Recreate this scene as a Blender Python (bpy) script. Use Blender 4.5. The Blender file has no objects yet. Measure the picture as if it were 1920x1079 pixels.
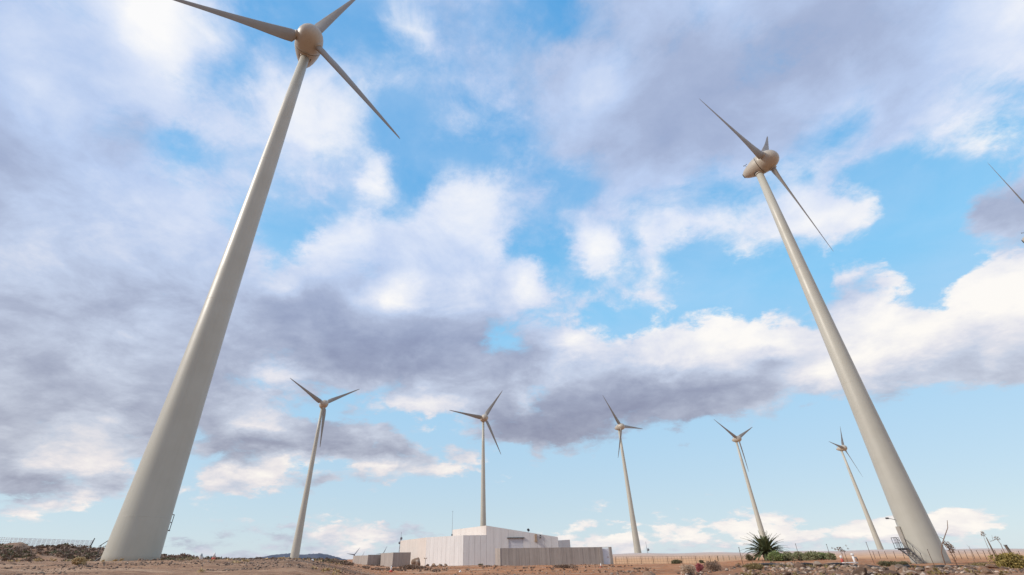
import bpy, bmesh, math, random
import numpy as np
from mathutils import Vector, Matrix
random.seed(7); RNG = np.random.RandomState(7)
S = bpy.context.scene
COL = S.collection
PI = math.pi; R_ = math.radians

# ------------------------------------------------------------------ camera
EYE = Vector((0, 0, 1.6)); PITCH = R_(31.05); ROLL = R_(-0.63); FPX = 837.0; PPX, PPY = 920.0, 539.5
_c, _s = math.cos(ROLL), math.sin(ROLL)
_R = Vector((1, 0, 0)); _U = Vector((0, -math.sin(PITCH), math.cos(PITCH))); AX_F = Vector((0, math.cos(PITCH), math.sin(PITCH)))
AX_R = _c * _R + _s * _U; AX_U = -_s * _R + _c * _U
cd = bpy.data.cameras.new('camera'); cam = bpy.data.objects.new('camera', cd); COL.objects.link(cam)
cam.matrix_world = Matrix(((AX_R.x, AX_U.x, -AX_F.x, EYE.x), (AX_R.y, AX_U.y, -AX_F.y, EYE.y), (AX_R.z, AX_U.z, -AX_F.z, EYE.z), (0, 0, 0, 1)))
cd.sensor_width = 36; cd.lens = FPX / 1920 * 36; cd.shift_x = (960 - PPX) / 1920; cd.shift_y = 0
cd.clip_start = .1; cd.clip_end = 60000
S.camera = cam

def ray(x, y):
    """world direction of a photo pixel, used to survey where things stand"""
    return AX_F + (x - PPX) / FPX * AX_R - (y - PPY) / FPX * AX_U
def at(x, y, dist):
    """point seen at photo pixel (x, y) at a ground distance dist from the camera"""
    x, y, dist = float(x), float(y), float(dist); r = ray(x, y); h = math.hypot(r.x, r.y)
    return EYE + r * (dist / h)

# ------------------------------------------------------------------ light
SUN_AZ, SUN_EL = -104.0, 33.0          # degrees: to the left of the view and slightly behind
S.view_settings.view_transform = 'Standard'; S.view_settings.look = 'None'
S.view_settings.exposure = 0.8; S.view_settings.gamma = 1; S.view_settings.use_curve_mapping = False
sl = bpy.data.lights.new('sun', 'SUN'); sl.energy = 2.0; sl.angle = R_(11); sl.color = (1, .92, .82)
sun = bpy.data.objects.new('sun', sl); COL.objects.link(sun)
_d = Vector((math.sin(R_(SUN_AZ)) * math.cos(R_(SUN_EL)), math.cos(R_(SUN_AZ)) * math.cos(R_(SUN_EL)), math.sin(R_(SUN_EL))))
sun.rotation_euler = _d.to_track_quat('Z', 'Y').to_euler()
sun.location = _d * 300

# ------------------------------------------------------------------ node helpers
class NT:
    def __init__(s, tree): s.t = tree; s.n = tree.nodes; s.l = tree.links
    def new(s, typ, **kw):
        n = s.n.new(typ)
        for k, v in kw.items(): setattr(n, k, v)
        return n
    def put(s, sock, v):
        if isinstance(v, bpy.types.NodeSocket): s.l.new(v, sock)
        elif v is not None: sock.default_value = v
    def m(s, op, a, b=None, c=None, clamp=False):
        n = s.new('ShaderNodeMath', operation=op, use_clamp=clamp)
        for i, v in enumerate((a, b, c)): s.put(n.inputs[i], v) if v is not None else None
        return n.outputs[0]
    def v(s, op, a, b=None, sc=None):
        n = s.new('ShaderNodeVectorMath', operation=op)
        s.put(n.inputs[0], a)
        if b is not None: s.put(n.inputs[1], b)
        if sc is not None: s.put(n.inputs['Scale'], sc)
        return n.outputs['Value'] if op in ('LENGTH', 'DOT_PRODUCT') else n.outputs['Vector']
    def noise(s, vec, scale, detail=4, rough=.55, dist=0, lac=2.0, out='Fac'):
        n = s.new('ShaderNodeTexNoise'); n.noise_dimensions = '3D'
        s.put(n.inputs['Vector'], vec); s.put(n.inputs['Scale'], scale); s.put(n.inputs['Detail'], detail)
        s.put(n.inputs['Roughness'], rough); s.put(n.inputs['Distortion'], dist); s.put(n.inputs['Lacunarity'], lac)
        return n.outputs[out]
    def ramp(s, fac, stops, interp='LINEAR'):
        n = s.new('ShaderNodeValToRGB'); cr = n.color_ramp; cr.interpolation = interp
        cr.elements[0].position = stops[0][0]; cr.elements[0].color = tuple(stops[0][1]) + (1,) * (4 - len(stops[0][1]))
        cr.elements[1].position = stops[-1][0]; cr.elements[1].color = tuple(stops[-1][1]) + (1,) * (4 - len(stops[-1][1]))
        for p, c in stops[1:-1]:
            e = cr.elements.new(p); e.color = tuple(c) + (1,) * (4 - len(c))
        s.put(n.inputs['Fac'], fac); return n.outputs['Color']
    def mix(s, fac, a, b, blend='MIX'):
        n = s.new('ShaderNodeMix', data_type='RGBA', blend_type=blend); n.clamp_factor = True
        s.put(n.inputs[0], fac); s.put(n.inputs[6], a); s.put(n.inputs[7], b); return n.outputs[2]
    def maprange(s, x, a, b, c=0., d=1., interp='LINEAR'):
        n = s.new('ShaderNodeMapRange', interpolation_type=interp); n.clamp = True
        for i, v in enumerate((x, a, b, c, d)): s.put(n.inputs[i], v)
        return n.outputs[0]
def lin(r, g, b):
    f = lambda c: c / 12.92 if c <= .04045 else ((c + .055) / 1.055) ** 2.4
    return (f(r / 255), f(g / 255), f(b / 255))

# ------------------------------------------------------------------ sky: Nishita air, a painted gradient and a procedural cloud deck laid out by azimuth and elevation
CLOUD_C = """77789997411377665489999999998899
78889984532435667899999999999988
88888754745455556899999999999876
88888743789613357899999999998764
99998366675124665789999985666776
99998655454554776358865646531003
99998852321537976563443568871067
99999994348999953283845776410034
99999998689999987333510110544038
99999999999999997543241013742179
99999999999999844774689986699999
99999998889999888898999999999889
99999999754479984899999972233000
98877788867642368874121000100000
87764267888875412100000000000000
63531143100000000000000000000000
01000022245642111256444655665861
00000355556654333466555544444542"""
CLOUD_L = """66679987666686555555566544445578
65568986666777655555444433444578
66557866877776654475433334555788
56665766888866665564333446656777
45555666777766666544333456668899
45555766666887776655566677777774
45555666666777876656777888998733
45565555688777776697878888887745
44444444566566677677878887778899
33333444324686666667777776666899
33454334322222345787999987999866
32432233643111235555677586876654
22332223434668425211123454433555
33652224632346721112222555255555
34663466889 4778555555555555555""".replace(' ', '4') + "5\n" + """35855566555555555555555555555555
55555555567855567889888988899998
55555444445655566677666666666666"""
def rows(t):
    out = []
    for r in t.split('\n'):
        r = (r + r[-1] * 40)[:32]; out.append([int(c) for c in r])
    return np.array(out, float) / 9.0
GC, GL = rows(CLOUD_C), rows(CLOUD_L)
def grid_at(G, x, y):
    gx = min(max((x - 30) / 60, 0), 30.999); gy = min(max((y - 30) / 60, 0), 16.999)
    i, j = int(gx), int(gy); a, b = gx - i, gy - j
    return (G[j, i] * (1 - a) + G[j, i + 1] * a) * (1 - b) + (G[j + 1, i] * (1 - a) + G[j + 1, i + 1] * a) * b
# smaller clouds and gaps set into the layout: column, row, half width, half height, tilt, cover, lightness (None keeps what is there)
PUFFS = [(300,45,70,50,0,1,1),(390,65,60,40,15,.95,.93),(400,150,50,24,0,.3,None),(440,190,30,40,0,.32,None),(350,262,42,24,0,.32,None),(400,300,40,20,0,.4,None),(590,28,42,26,0,.05,None),(700,75,30,22,0,.2,None),(770,40,50,36,20,.85,.92),(580,220,80,70,0,.95,.9),(500,170,36,42,0,.85,.85),(700,335,36,36,-40,.75,.9),(790,280,60,50,0,.03,None),(865,290,60,36,0,.06,None),(742,212,28,40,0,.06,None),(600,402,80,28,0,.1,None),(555,440,40,30,0,.12,None),(1072,332,46,34,0,.1,None),(1130,150,42,32,-40,1,.72),
(1522,322,20,15,0,.2,None),(1720,332,120,28,0,.02,None),(1600,250,40,20,0,.35,None),(1830,250,70,26,-30,.85,.97),(1900,235,40,24,0,.7,1),
(1860,395,44,30,0,.85,.28),(1905,430,30,30,0,.7,.35),(1108,470,28,38,0,.97,.93),(1150,522,12,28,20,.6,.85),(1238,432,46,40,-30,.8,.86),(1226,490,20,30,0,.75,.86),(1215,553,22,14,0,.6,.85),(1275,558,30,12,-20,.72,.86),(1400,420,70,50,0,.7,.88),(1380,452,42,36,0,.8,.9),(1540,402,62,30,-10,.88,.95),(1640,388,42,22,-15,.82,.97),(1320,530,60,56,0,0,None),(1750,440,70,90,0,0,None),(1170,600,80,22,0,.15,None),
(1600,525,46,18,-20,.78,.8),(1682,505,46,12,-12,.75,.92),(1590,562,40,20,-20,.75,.58),(1700,555,50,12,-10,.35,.55),
(880,400,60,70,-50,.95,.88),(640,452,72,40,-15,.92,.88),(985,530,30,36,0,.95,.85),(745,557,46,22,-10,1,.95),(535,530,26,11,-15,.92,.98),(580,585,76,36,0,1,.2),(800,640,190,36,0,1,.2),(600,645,100,36,0,1,.16),(950,640,42,26,-20,.3,None),(880,560,70,40,0,1,.68),(950,692,60,26,-15,.85,.3),
(1895,548,74,66,-35,1,1),(1810,612,72,38,-20,1,.95),(1680,612,76,36,0,1,1),(1590,642,42,24,-20,1,.95),(1690,652,110,24,0,1,.82),(1862,652,80,34,0,1,.62),(1880,694,70,22,0,.95,.42),(1800,690,90,16,0,.9,.5),(1470,640,50,32,-10,1,.95),(1400,642,60,30,0,1,1),(1330,645,50,26,0,1,.98),(1250,655,50,24,-10,.95,.9),(1330,680,110,18,0,1,.85),(1085,650,40,22,0,.85,.88),(1522,640,16,14,0,.2,None),(1500,692,66,28,0,1,.86),(1575,692,50,28,0,1,.9),(1430,692,56,14,-25,1,.42),(1300,722,150,20,-6,1,.45),(1160,762,200,34,-8,1,.15),(1000,805,92,26,0,1,.12),(1330,755,120,24,-10,1,.25),(1020,742,34,13,-10,.15,None),(992,766,14,9,0,.8,.85),
(1700,750,34,16,-35,.62,.3),(1600,780,18,10,0,.5,.3),(1560,765,60,20,0,.05,None),
(480,798,62,24,-8,.95,.85),(470,842,84,22,0,.95,.12),(550,700,40,12,0,.9,.85),(505,712,40,12,0,.7,.85),(610,822,80,22,0,.85,.2),(700,848,72,22,0,.9,.22),(690,815,40,12,0,.8,.55),(800,756,60,20,0,1,.92),(720,790,90,14,0,.15,None),(870,742,50,18,0,1,.5),(600,770,40,16,0,.1,None),
(440,890,40,18,-10,.88,.85),(520,880,72,17,-5,.95,.98),(430,912,50,18,0,.8,.7),(585,906,60,16,0,.75,.35),(710,877,40,11,-4,.95,.98),(785,881,40,13,0,.75,.6),(860,842,42,9,0,.7,.6),(860,875,40,9,-5,.75,.82),(1000,865,50,6,0,.35,.65),(640,868,100,7,0,.3,None),
(190,830,60,8,0,1,.8),(190,866,76,10,-5,.9,.9),(60,868,70,11,0,.9,.78),(60,908,84,24,0,.95,.28),(150,916,60,7,0,.3,None),(215,900,50,10,0,.8,.3),(140,945,44,10,-12,.9,.95),(180,952,40,8,0,.7,.4),(60,962,30,8,0,.75,.95),(150,985,150,10,0,.03,None),
(1400,990,46,20,0,.9,.98),(1800,985,62,22,0,.95,.98),(1190,1010,36,17,0,.85,.95),(1490,997,30,17,0,.75,.95),(1562,1000,52,20,0,.78,.94),(1640,990,42,20,0,.8,.95),(1710,988,40,18,0,.85,.97),(1300,1006,60,13,0,.62,.92),(1070,1010,40,12,0,.6,.85),(1500,1024,420,8,0,.45,.6),
(500,1006,150,11,0,.6,.42),(622,1000,32,11,0,.85,.85),(692,995,42,13,0,.8,.82),(682,1020,20,9,0,.85,.98),(785,1006,60,11,0,.6,.45),(360,1022,60,10,0,.6,.4)]
def layout(x, y):
    C, L = grid_at(GC, x, y), grid_at(GL, x, y)
    L = .06 + L * .94
    L = L + .10 * min(1., max(0., (620 - x) / 200)) * min(1., max(0.2, (y - 250) / 200))
    if y < 470: L = L * .95 - .01
    k = max(0., 1 - (abs(x - 790) / 420) ** 4) * max(0., 1 - (max(y, 0) / 430) ** 4); C *= 1 - .22 * k
    for px, py, rx, ry, an, c, l in PUFFS:
        dx, dy = x - px, y - py
        if abs(dx) > 2 * max(rx, ry) or abs(dy) > 2 * max(rx, ry): continue
        a = R_(an); u, v = (dx * math.cos(a) + dy * math.sin(a)) / rx, (-dx * math.sin(a) + dy * math.cos(a)) / ry
        w = math.exp(-(u * u + v * v) ** 1.6 * .8)
        C += (c - C) * w
        if l is not None: L += (l - L) * min(1, w * 1.15)
    return (C, L, 0)
def build_world():
    w = bpy.data.worlds.new('World'); S.world = w; w.use_nodes = True
    w.node_tree.nodes.clear(); t = NT(w.node_tree)
    w.cycles.sampling_method = 'MANUAL'; w.cycles.sample_map_resolution = 512
    STR = .1
    sky = t.new('ShaderNodeTexSky', sky_type='NISHITA'); sky.sun_disc = False
    sky.sun_elevation = R_(SUN_EL); sky.sun_rotation = R_(SUN_AZ); sky.air_density = 1.0; sky.dust_density = .3; sky.ozone_density = 1.6
    d0 = t.v('NORMALIZE', t.new('ShaderNodeTexCoord').outputs['Generated'])
    # cloud-deck coordinates: finer towards the horizon
    sx = t.new('ShaderNodeSeparateXYZ'); t.put(sx.inputs[0], d0)
    # the air: a little Nishita daylight under a painted colour gradient over elevation
    el0 = t.m('ARCSINE', sx.outputs['Z'])
    sky_grad = t.ramp(t.m('DIVIDE', el0, R_(70)), [(0, lin(200, 218, 230)), (.06, lin(192, 215, 230)), (.2, lin(172, 213, 241)), (.38, lin(136, 206, 249)), (.6, lin(104, 181, 238)), (1, lin(86, 166, 230))])
    sky_grad = t.v('SCALE', sky_grad, sc=1 / (STR * 2 ** S.view_settings.exposure))
    air = t.mix(.88, sky.outputs[0], sky_grad)
    zc = t.m('ADD', t.m('MAXIMUM', sx.outputs['Z'], 0.), .34)
    deck = t.new('ShaderNodeCombineXYZ'); t.put(deck.inputs[0], t.m('DIVIDE', sx.outputs['X'], zc)); t.put(deck.inputs[1], t.m('DIVIDE', sx.outputs['Y'], zc)); t.put(deck.inputs[2], t.m('DIVIDE', t.m('MULTIPLY', sx.outputs['Z'], 1.15), zc))
    deck = deck.outputs[0]
    # warp of the layout
    wv = t.v('SUBTRACT', t.noise(deck, 4.0, 8, .68, out='Color'), (.5, .5, .5))
    d1 = t.v('ADD', d0, t.v('MULTIPLY', wv, (.085, .085, .06)))
    s1 = t.new('ShaderNodeSeparateXYZ'); t.put(s1.inputs[0], t.v('NORMALIZE', d1))
    az = t.m('ARCTAN2', s1.outputs['X'], s1.outputs['Y']); el = t.m('ARCSINE', s1.outputs['Z'])
    AZR, NR, ELM = 66.0, 34, 66.0
    side = t.m('GREATER_THAN', az, 0.)
    u = t.m('ADD', t.m('DIVIDE', az, R_(AZR)), t.m('SUBTRACT', 1.0, side))
    rowi = t.m('MULTIPLY', t.m('POWER', t.m('MINIMUM', t.m('MAXIMUM', t.m('DIVIDE', el, R_(ELM)), 0.), 1.0), .72), NR - 1.0)
    acc = acca = None
    for k in range(NR):
        e = R_(ELM) * (k / (NR - 1)) ** (1 / .72)
        hat = t.m('MAXIMUM', t.m('SUBTRACT', 1.0, t.m('ABSOLUTE', t.m('SUBTRACT', rowi, float(k)))), 0.)
        st = []
        for i in range(32):
            val = []
            for sd in (1, 0):
                a = R_(AZR) * (i / 31 - sd)
                v = Vector((math.sin(a) * math.cos(e), math.cos(a) * math.cos(e), math.sin(e))); q = v.dot(AX_F)
                val += layout(PPX + FPX * v.dot(AX_R) / q, PPY - FPX * v.dot(AX_U) / q)[:2]
            st.append((i / 31, val))
        c = t.ramp(u, st); al = c.node.outputs['Alpha']      # left half in red and green, right half in blue and alpha
        c = t.v('SCALE', c, sc=hat)
        acc = c if acc is None else t.v('ADD', acc, c)
        acca = t.m('MULTIPLY', al, hat) if acca is None else t.m('MULTIPLY_ADD', al, hat, acca)
    sp = t.new('ShaderNodeSeparateXYZ'); t.put(sp.inputs[0], acc)
    def sel(l, r): return t.m('ADD', l, t.m('MULTIPLY', side, t.m('SUBTRACT', r, l)))
    cov, lum = sel(sp.outputs[0], sp.outputs[2]), sel(sp.outputs[1], acca)
    n1 = t.noise(deck, 3.2, 10, .60, .25)
    n2 = t.noise(t.v('ADD', deck, (3.1, 7.7, 1.3)), 8.0, 10, .68, .6)
    vo = t.new('ShaderNodeTexVoronoi', feature='SMOOTH_F1'); t.put(vo.inputs['Vector'], t.v('ADD', deck, t.v('SCALE', wv, sc=.35))); t.put(vo.inputs['Scale'], 9.0); t.put(vo.inputs['Smoothness'], .6)
    puff = t.m('SUBTRACT', .42, vo.outputs['Distance'])
    nn = t.m('ADD', t.m('MULTIPLY', t.m('SUBTRACT', n1, .5), .72), t.m('MULTIPLY', t.m('SUBTRACT', n2, .5), .50))
    nn = t.m('ADD', nn, t.m('MULTIPLY', puff, .34))
    hi = t.maprange(el0, R_(18), R_(44), 0, 1, 'SMOOTHSTEP')           # crisp heaps low down, soft thin sheets overhead
    cc = t.m('ADD', t.m('MULTIPLY_ADD', cov, 1.25, -.12), t.m('MULTIPLY', nn, t.m('MULTIPLY_ADD', hi, -.1, 2.0)))
    crisp = t.m('MULTIPLY', t.maprange(lum, .6, .92), t.m('SUBTRACT', 1.0, hi))
    alpha = t.maprange(cc, t.m('MULTIPLY_ADD', crisp, .10, t.m('MULTIPLY_ADD', hi, -.20, .25)), t.m('MULTIPLY_ADD', crisp, -.15, t.m('MULTIPLY_ADD', hi, .16, .78)), 0, 1, 'SMOOTHSTEP')
    gauze = t.v('SCALE', tuple(lin(206, 224, 247)), sc=1 / (STR * 2 ** S.view_settings.exposure))
    air = t.mix(t.m('MULTIPLY', t.maprange(n1, .36, .66, .0, .32), t.maprange(el0, R_(12), R_(30))), air, gauze)
    # self-lit relief: density a little way towards the sun against density here
    so = Vector((_d.x, _d.y, .6)).normalized() * .06
    n3 = t.noise(t.v('ADD', deck, tuple(so)), 5.0, 8, .6, .25); n4 = t.noise(deck, 5.0, 8, .6, .25)
    rel = t.m('SUBTRACT', n4, n3)
    calm = t.maprange(lum, .75, 1.0, 1.0, .45)        # full sunlit heads are nearly featureless
    ll = t.m('MULTIPLY_ADD', calm, t.m('ADD', t.m('MULTIPLY', rel, t.m('MULTIPLY_ADD', hi, -.3, .75)), t.m('MULTIPLY', nn, t.m('MULTIPLY_ADD', hi, -.18, .46))), lum)
    chi = t.ramp(ll, [(0, lin(138, 153, 190)), (.2, lin(152, 168, 203)), (.4, lin(168, 183, 215)), (.6, lin(188, 207, 240)), (.8, lin(216, 227, 248)), (1, lin(251, 251, 252))])
    clo = t.ramp(ll, [(0, lin(147, 151, 171)), (.2, lin(161, 166, 184)), (.4, lin(181, 187, 203)), (.6, lin(203, 209, 222)), (.8, lin(234, 230, 232)), (1, lin(255, 250, 243))])
    ccol = t.mix(t.maprange(el0, R_(9), R_(34)), clo, chi)
    ccol = t.v('SCALE', ccol, sc=1 / (STR * 2 ** S.view_settings.exposure))
    col = t.mix(alpha, air, ccol)
    bg = t.new('ShaderNodeBackground'); t.put(bg.inputs[0], col); bg.inputs[1].default_value = STR
    o = t.new('ShaderNodeOutputWorld'); t.l.new(bg.outputs[0], o.inputs[0])
build_world()

# ------------------------------------------------------------------ materials
def mat(name, fn):
    m = bpy.data.materials.new(name); m.use_nodes = True; m.node_tree.nodes.clear()
    t = NT(m.node_tree); b = t.new('ShaderNodeBsdfPrincipled'); o = t.new('ShaderNodeOutputMaterial'); t.l.new(b.outputs[0], o.inputs[0])
    b.inputs['Roughness'].default_value = .8
    fn(t, b); return m
def opos(t): return t.new('ShaderNodeTexCoord').outputs['Object']
def wpos(t): return t.new('ShaderNodeNewGeometry').outputs['Position']
def bump(t, b, h, strength=.4, dist=.03):
    n = t.new('ShaderNodeBump'); t.put(n.inputs['Height'], h); n.inputs['Strength'].default_value = strength; n.inputs['Distance'].default_value = dist
    t.l.new(n.outputs[0], b.inputs['Normal'])
def orand(t): return t.new('ShaderNodeObjectInfo').outputs['Random']

def steel(base, rough=.42, streak=.5):
    def fn(t, b):
        p = opos(t)
        st = t.noise(t.v('MULTIPLY', p, (5, 5, .12)), 1.0, 5, .6)
        bl = t.noise(p, .35, 4, .6)
        f = t.m('ADD', t.m('MULTIPLY', t.maprange(st, .45, .75), streak), t.m('MULTIPLY', t.maprange(bl, .4, .75), .4))
        dk = tuple(c * k for c, k in zip(base, (.80, .78, .74)))
        t.put(b.inputs['Base Color'], t.mix(f, (*base, 1), (*dk, 1)))
        t.put(b.inputs['Roughness'], t.maprange(bl, .3, .7, rough - .06, rough + .1))
        bump(t, b, t.noise(p, 1.2, 3, .5), .08, .02)
    return fn
M = {}
M['tower'] = mat('turbine_paint', steel((.435, .425, .37), .42, .22))
M['nacelle'] = mat('nacelle_paint', steel((.41, .375, .32), .42))
M['blade'] = mat('blade_paint', steel((.25, .232, .21), .45, .35))
def plain(col, rough=.7, metal=0., var=.25, scale=6.):
    def fn(t, b):
        n = t.noise(opos(t), scale, 5, .6)
        t.put(b.inputs['Base Color'], t.mix(t.maprange(n, .35, .7), (*col, 1), tuple(c * (1 - var) for c in col) + (1,)))
        b.inputs['Roughness'].default_value = rough; b.inputs['Metallic'].default_value = metal
    return fn
M['dark'] = mat('dark_rubber', plain((.035, .033, .032), .6))
M['galv'] = mat('galvanised_steel', plain((.30, .31, .32), .5, .6))
M['grating'] = mat('dark_grating_steel', plain((.09, .09, .095), .6, .3))
M['rust'] = mat('rusty_stake', plain((.12, .075, .05), .85))
M['wood'] = mat('weathered_wood', plain((.16, .125, .10), .9))
M['white'] = mat('white_plastic', plain((.78, .77, .75), .5, 0, .12))
M['red'] = mat('red_paint', plain((.55, .10, .07), .6, 0, .2))
M['pipe'] = mat('black_pipe', plain((.018, .018, .02), .55, 0, .3))
M['ochre'] = mat('weathered_ochre_metal', plain((.42, .30, .20), .6, 0, .3))
def panel_fn(base, stain, kx=2.2):
    def fn(t, b):
        p = wpos(t)
        v = t.noise(t.v('MULTIPLY', p, (kx, kx, .10)), 1.0, 5, .65)
        n = t.noise(p, .5, 5, .6)
        f = t.m('ADD', t.m('MULTIPLY', t.maprange(v, .42, .72), .65), t.m('MULTIPLY', t.maprange(n, .45, .75), .35))
        t.put(b.inputs['Base Color'], t.mix(f, (*base, 1), (*stain, 1)))
        bump(t, b, t.noise(p, 9, 4, .6), .15, .02)
    return fn
M['panel'] = mat('white_wall_panel', panel_fn((.62, .605, .60), (.52, .50, .49), 1.2))
M['warm_wall'] = mat('warm_lit_wall', panel_fn((.62, .56, .51), (.52, .46, .42), .7))  # warm light on the left-facing walls, mixed into their base colour
M['concrete'] = mat('board_marked_concrete', panel_fn((.36, .32, .29), (.195, .17, .155), 3.0))
M['shutter'] = mat('shutter_metal', plain((.62, .62, .66), .5, .1, .1))
M['door'] = mat('pale_door', plain((.66, .68, .74), .5, 0, .1))

def ground_fn(t, b):
    p = wpos(t)
    at_ = t.new('ShaderNodeVertexColor'); at_.layer_name = 'mask'
    s = t.new('ShaderNodeSeparateColor'); t.put(s.inputs[0], at_.outputs['Color']); left, bank, ridge = s.outputs[0], s.outputs[1], s.outputs[2]
    n1 = t.noise(p, .22, 6, .6); n2 = t.noise(p, 1.6, 7, .68); n3 = t.noise(p, 11., 5, .65)
    red = t.mix(t.maprange(n1, .38, .62), (.43, .178, .078, 1), (.35, .165, .083, 1))
    tau = t.mix(t.maprange(n1, .38, .62), (.33, .19, .115, 1), (.26, .158, .105, 1))
    c = t.mix(left, red, tau)
    c = t.mix(t.maprange(n2, .50, .68), c, (.42, .27, .165, 1))            # paler dusty patches
    c = t.mix(t.m('MULTIPLY', t.maprange(n2, .46, .33), .8), c, (.13, .08, .05, 1))   # darker crumbs
    tr = t.noise(t.v('MULTIPLY', p, (.09, .55, .5)), 1.0, 6, .6)                     # graded strips and old tracks
    c = t.mix(t.m('MULTIPLY', t.maprange(tr, .54, .64), .7), c, (.47, .32, .215, 1)); c = t.mix(t.m('MULTIPLY', t.maprange(tr, .45, .36), .6), c, (.19, .115, .07, 1))
    vor = t.new('ShaderNodeTexVoronoi', feature='F1'); t.put(vor.inputs['Vector'], p); t.put(vor.inputs['Scale'], 7.)
    st = t.m('MULTIPLY', t.maprange(vor.outputs['Distance'], .26, .18), t.maprange(t.noise(p, .8, 4, .6), .48, .60))
    sc = t.ramp(vor.outputs['Color'], [(0, (.16, .12, .10)), (.5, (.36, .27, .21)), (1, (.55, .47, .40))])
    c = t.mix(t.m('MULTIPLY', st, .85), c, sc)
    c = t.mix(t.m('MULTIPLY', bank, t.maprange(n2, .3, .6)), c, (.22, .145, .105, 1))
    c = t.mix(t.m('MULTIPLY', at_.outputs['Alpha'], t.maprange(n3, .35, .6, .55, 1)), c, t.mix(t.maprange(n2, .4, .65), (.12, .075, .05, 1), (.22, .14, .095, 1)))
    pl = t.new('ShaderNodeVertexColor'); pl.layer_name = 'plain'; pls = t.new('ShaderNodeSeparateColor'); t.put(pls.inputs[0], pl.outputs['Color'])
    c = t.mix(pls.outputs[0], c, t.mix(t.maprange(n1, .4, .62), (.60, .35, .19, 1), (.50, .28, .15, 1)))
    c = t.mix(ridge, c, t.mix(t.maprange(n2, .4, .65), (.50, .42, .38, 1), (.40, .35, .33, 1)))
    t.put(b.inputs['Base Color'], c); b.inputs['Roughness'].default_value = .95; b.inputs['Specular IOR Level'].default_value = .15
    h = t.m('ADD', t.m('MULTIPLY', n3, .5), t.m('ADD', n2, t.m('MULTIPLY', st, .5)))
    bump(t, b, h, .8, .12)
M['ground'] = mat('stony_soil', ground_fn)
def rock_fn(ramp):
    def fn(t, b):
        p = opos(t); n = t.noise(p, 3.2, 7, .68)
        c = t.ramp(orand(t), ramp)
        c = t.mix(t.maprange(n, .45, .7), c, t.mix(.5, c, (.10, .075, .06, 1)))
        c = t.mix(t.maprange(t.noise(p, 1.4, 3, .6), .56, .68), c, (.50, .42, .35, 1))
        t.put(b.inputs['Base Color'], c); b.inputs['Roughness'].default_value = .95; b.inputs['Specular IOR Level'].default_value = .2
        bump(t, b, t.noise(p, 7., 6, .7), .7, .05)
    return fn
M['rock'] = mat('rubble_rock', rock_fn([(0, (.075, .05, .038)), (.3, (.20, .12, .078)), (.6, (.29, .195, .135)), (.85, (.15, .115, .09)), (1, (.46, .36, .28))]))
M['boulder'] = mat('brown_boulder', rock_fn([(0, (.17, .11, .075)), (1, (.30, .21, .15))]))
def gravel_fn(t, b):
    a = t.new('ShaderNodeVertexColor'); a.layer_name = 'tint'
    n = t.noise(wpos(t), 14., 4, .6)
    t.put(b.inputs['Base Color'], t.mix(t.m('MULTIPLY', t.maprange(n, .4, .7), .5), a.outputs['Color'], (.12, .09, .07, 1)))
    b.inputs['Roughness'].default_value = .95
M['gravel'] = mat('loose_stone', gravel_fn)
def leaf_fn(a, c, trans=.25):
    def fn(t, b):
        n = t.noise(wpos(t), 2.2, 5, .65); g = t.new('ShaderNodeNewGeometry')
        f = t.m('ADD', t.m('MULTIPLY', g.outputs['Random Per Island'], .6), t.m('MULTIPLY', t.maprange(n, .35, .65), .5))
        t.put(b.inputs['Base Color'], t.mix(f, (*a, 1), (*c, 1))); b.inputs['Roughness'].default_value = .65
        b.inputs['Specular IOR Level'].default_value = .3
    return fn
M['palm'] = mat('palm_leaf', leaf_fn((.045, .065, .028), (.17, .18, .085)))
M['green'] = mat('bright_green_leaf', leaf_fn((.12, .165, .055), (.25, .29, .12)))
M['hedge'] = mat('hedge_leaf', leaf_fn((.13, .155, .07), (.30, .29, .16)))
M['olive'] = mat('olive_leaf', leaf_fn((.12, .10, .028), (.33, .24, .07)))
M['weed'] = mat('dry_weed', leaf_fn((.12, .09, .035), (.27, .20, .09)))
M['dull'] = mat('dull_leaf', leaf_fn((.075, .08, .04), (.19, .16, .085)))
M['scrub'] = mat('dry_scrub', leaf_fn((.11, .075, .055), (.32, .22, .16)))
M['straw'] = mat('dry_straw', leaf_fn((.40, .27, .12), (.55, .42, .24)))
M['pink'] = mat('pink_flower', leaf_fn((.42, .10, .12), (.50, .20, .19)))
M['pale'] = mat('pale_flower', leaf_fn((.62, .50, .38), (.38, .27, .19)))
M['twig'] = mat('dry_twig', plain((.23, .16, .12), .9))
def hill_fn(t, b):  # distance haze is put into the base colour as blue-grey
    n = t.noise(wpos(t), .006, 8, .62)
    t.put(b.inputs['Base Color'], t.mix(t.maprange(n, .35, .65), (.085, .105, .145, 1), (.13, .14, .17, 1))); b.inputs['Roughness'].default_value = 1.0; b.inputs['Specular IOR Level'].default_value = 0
M['hill'] = mat('hazed_hill', hill_fn)
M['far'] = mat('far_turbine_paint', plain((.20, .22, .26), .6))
def wire_fn(t, b): b.inputs['Base Color'].default_value = (.88, .89, .88, 1); b.inputs['Roughness'].default_value = .5
M['wire'] = mat('white_wire', wire_fn)

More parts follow.
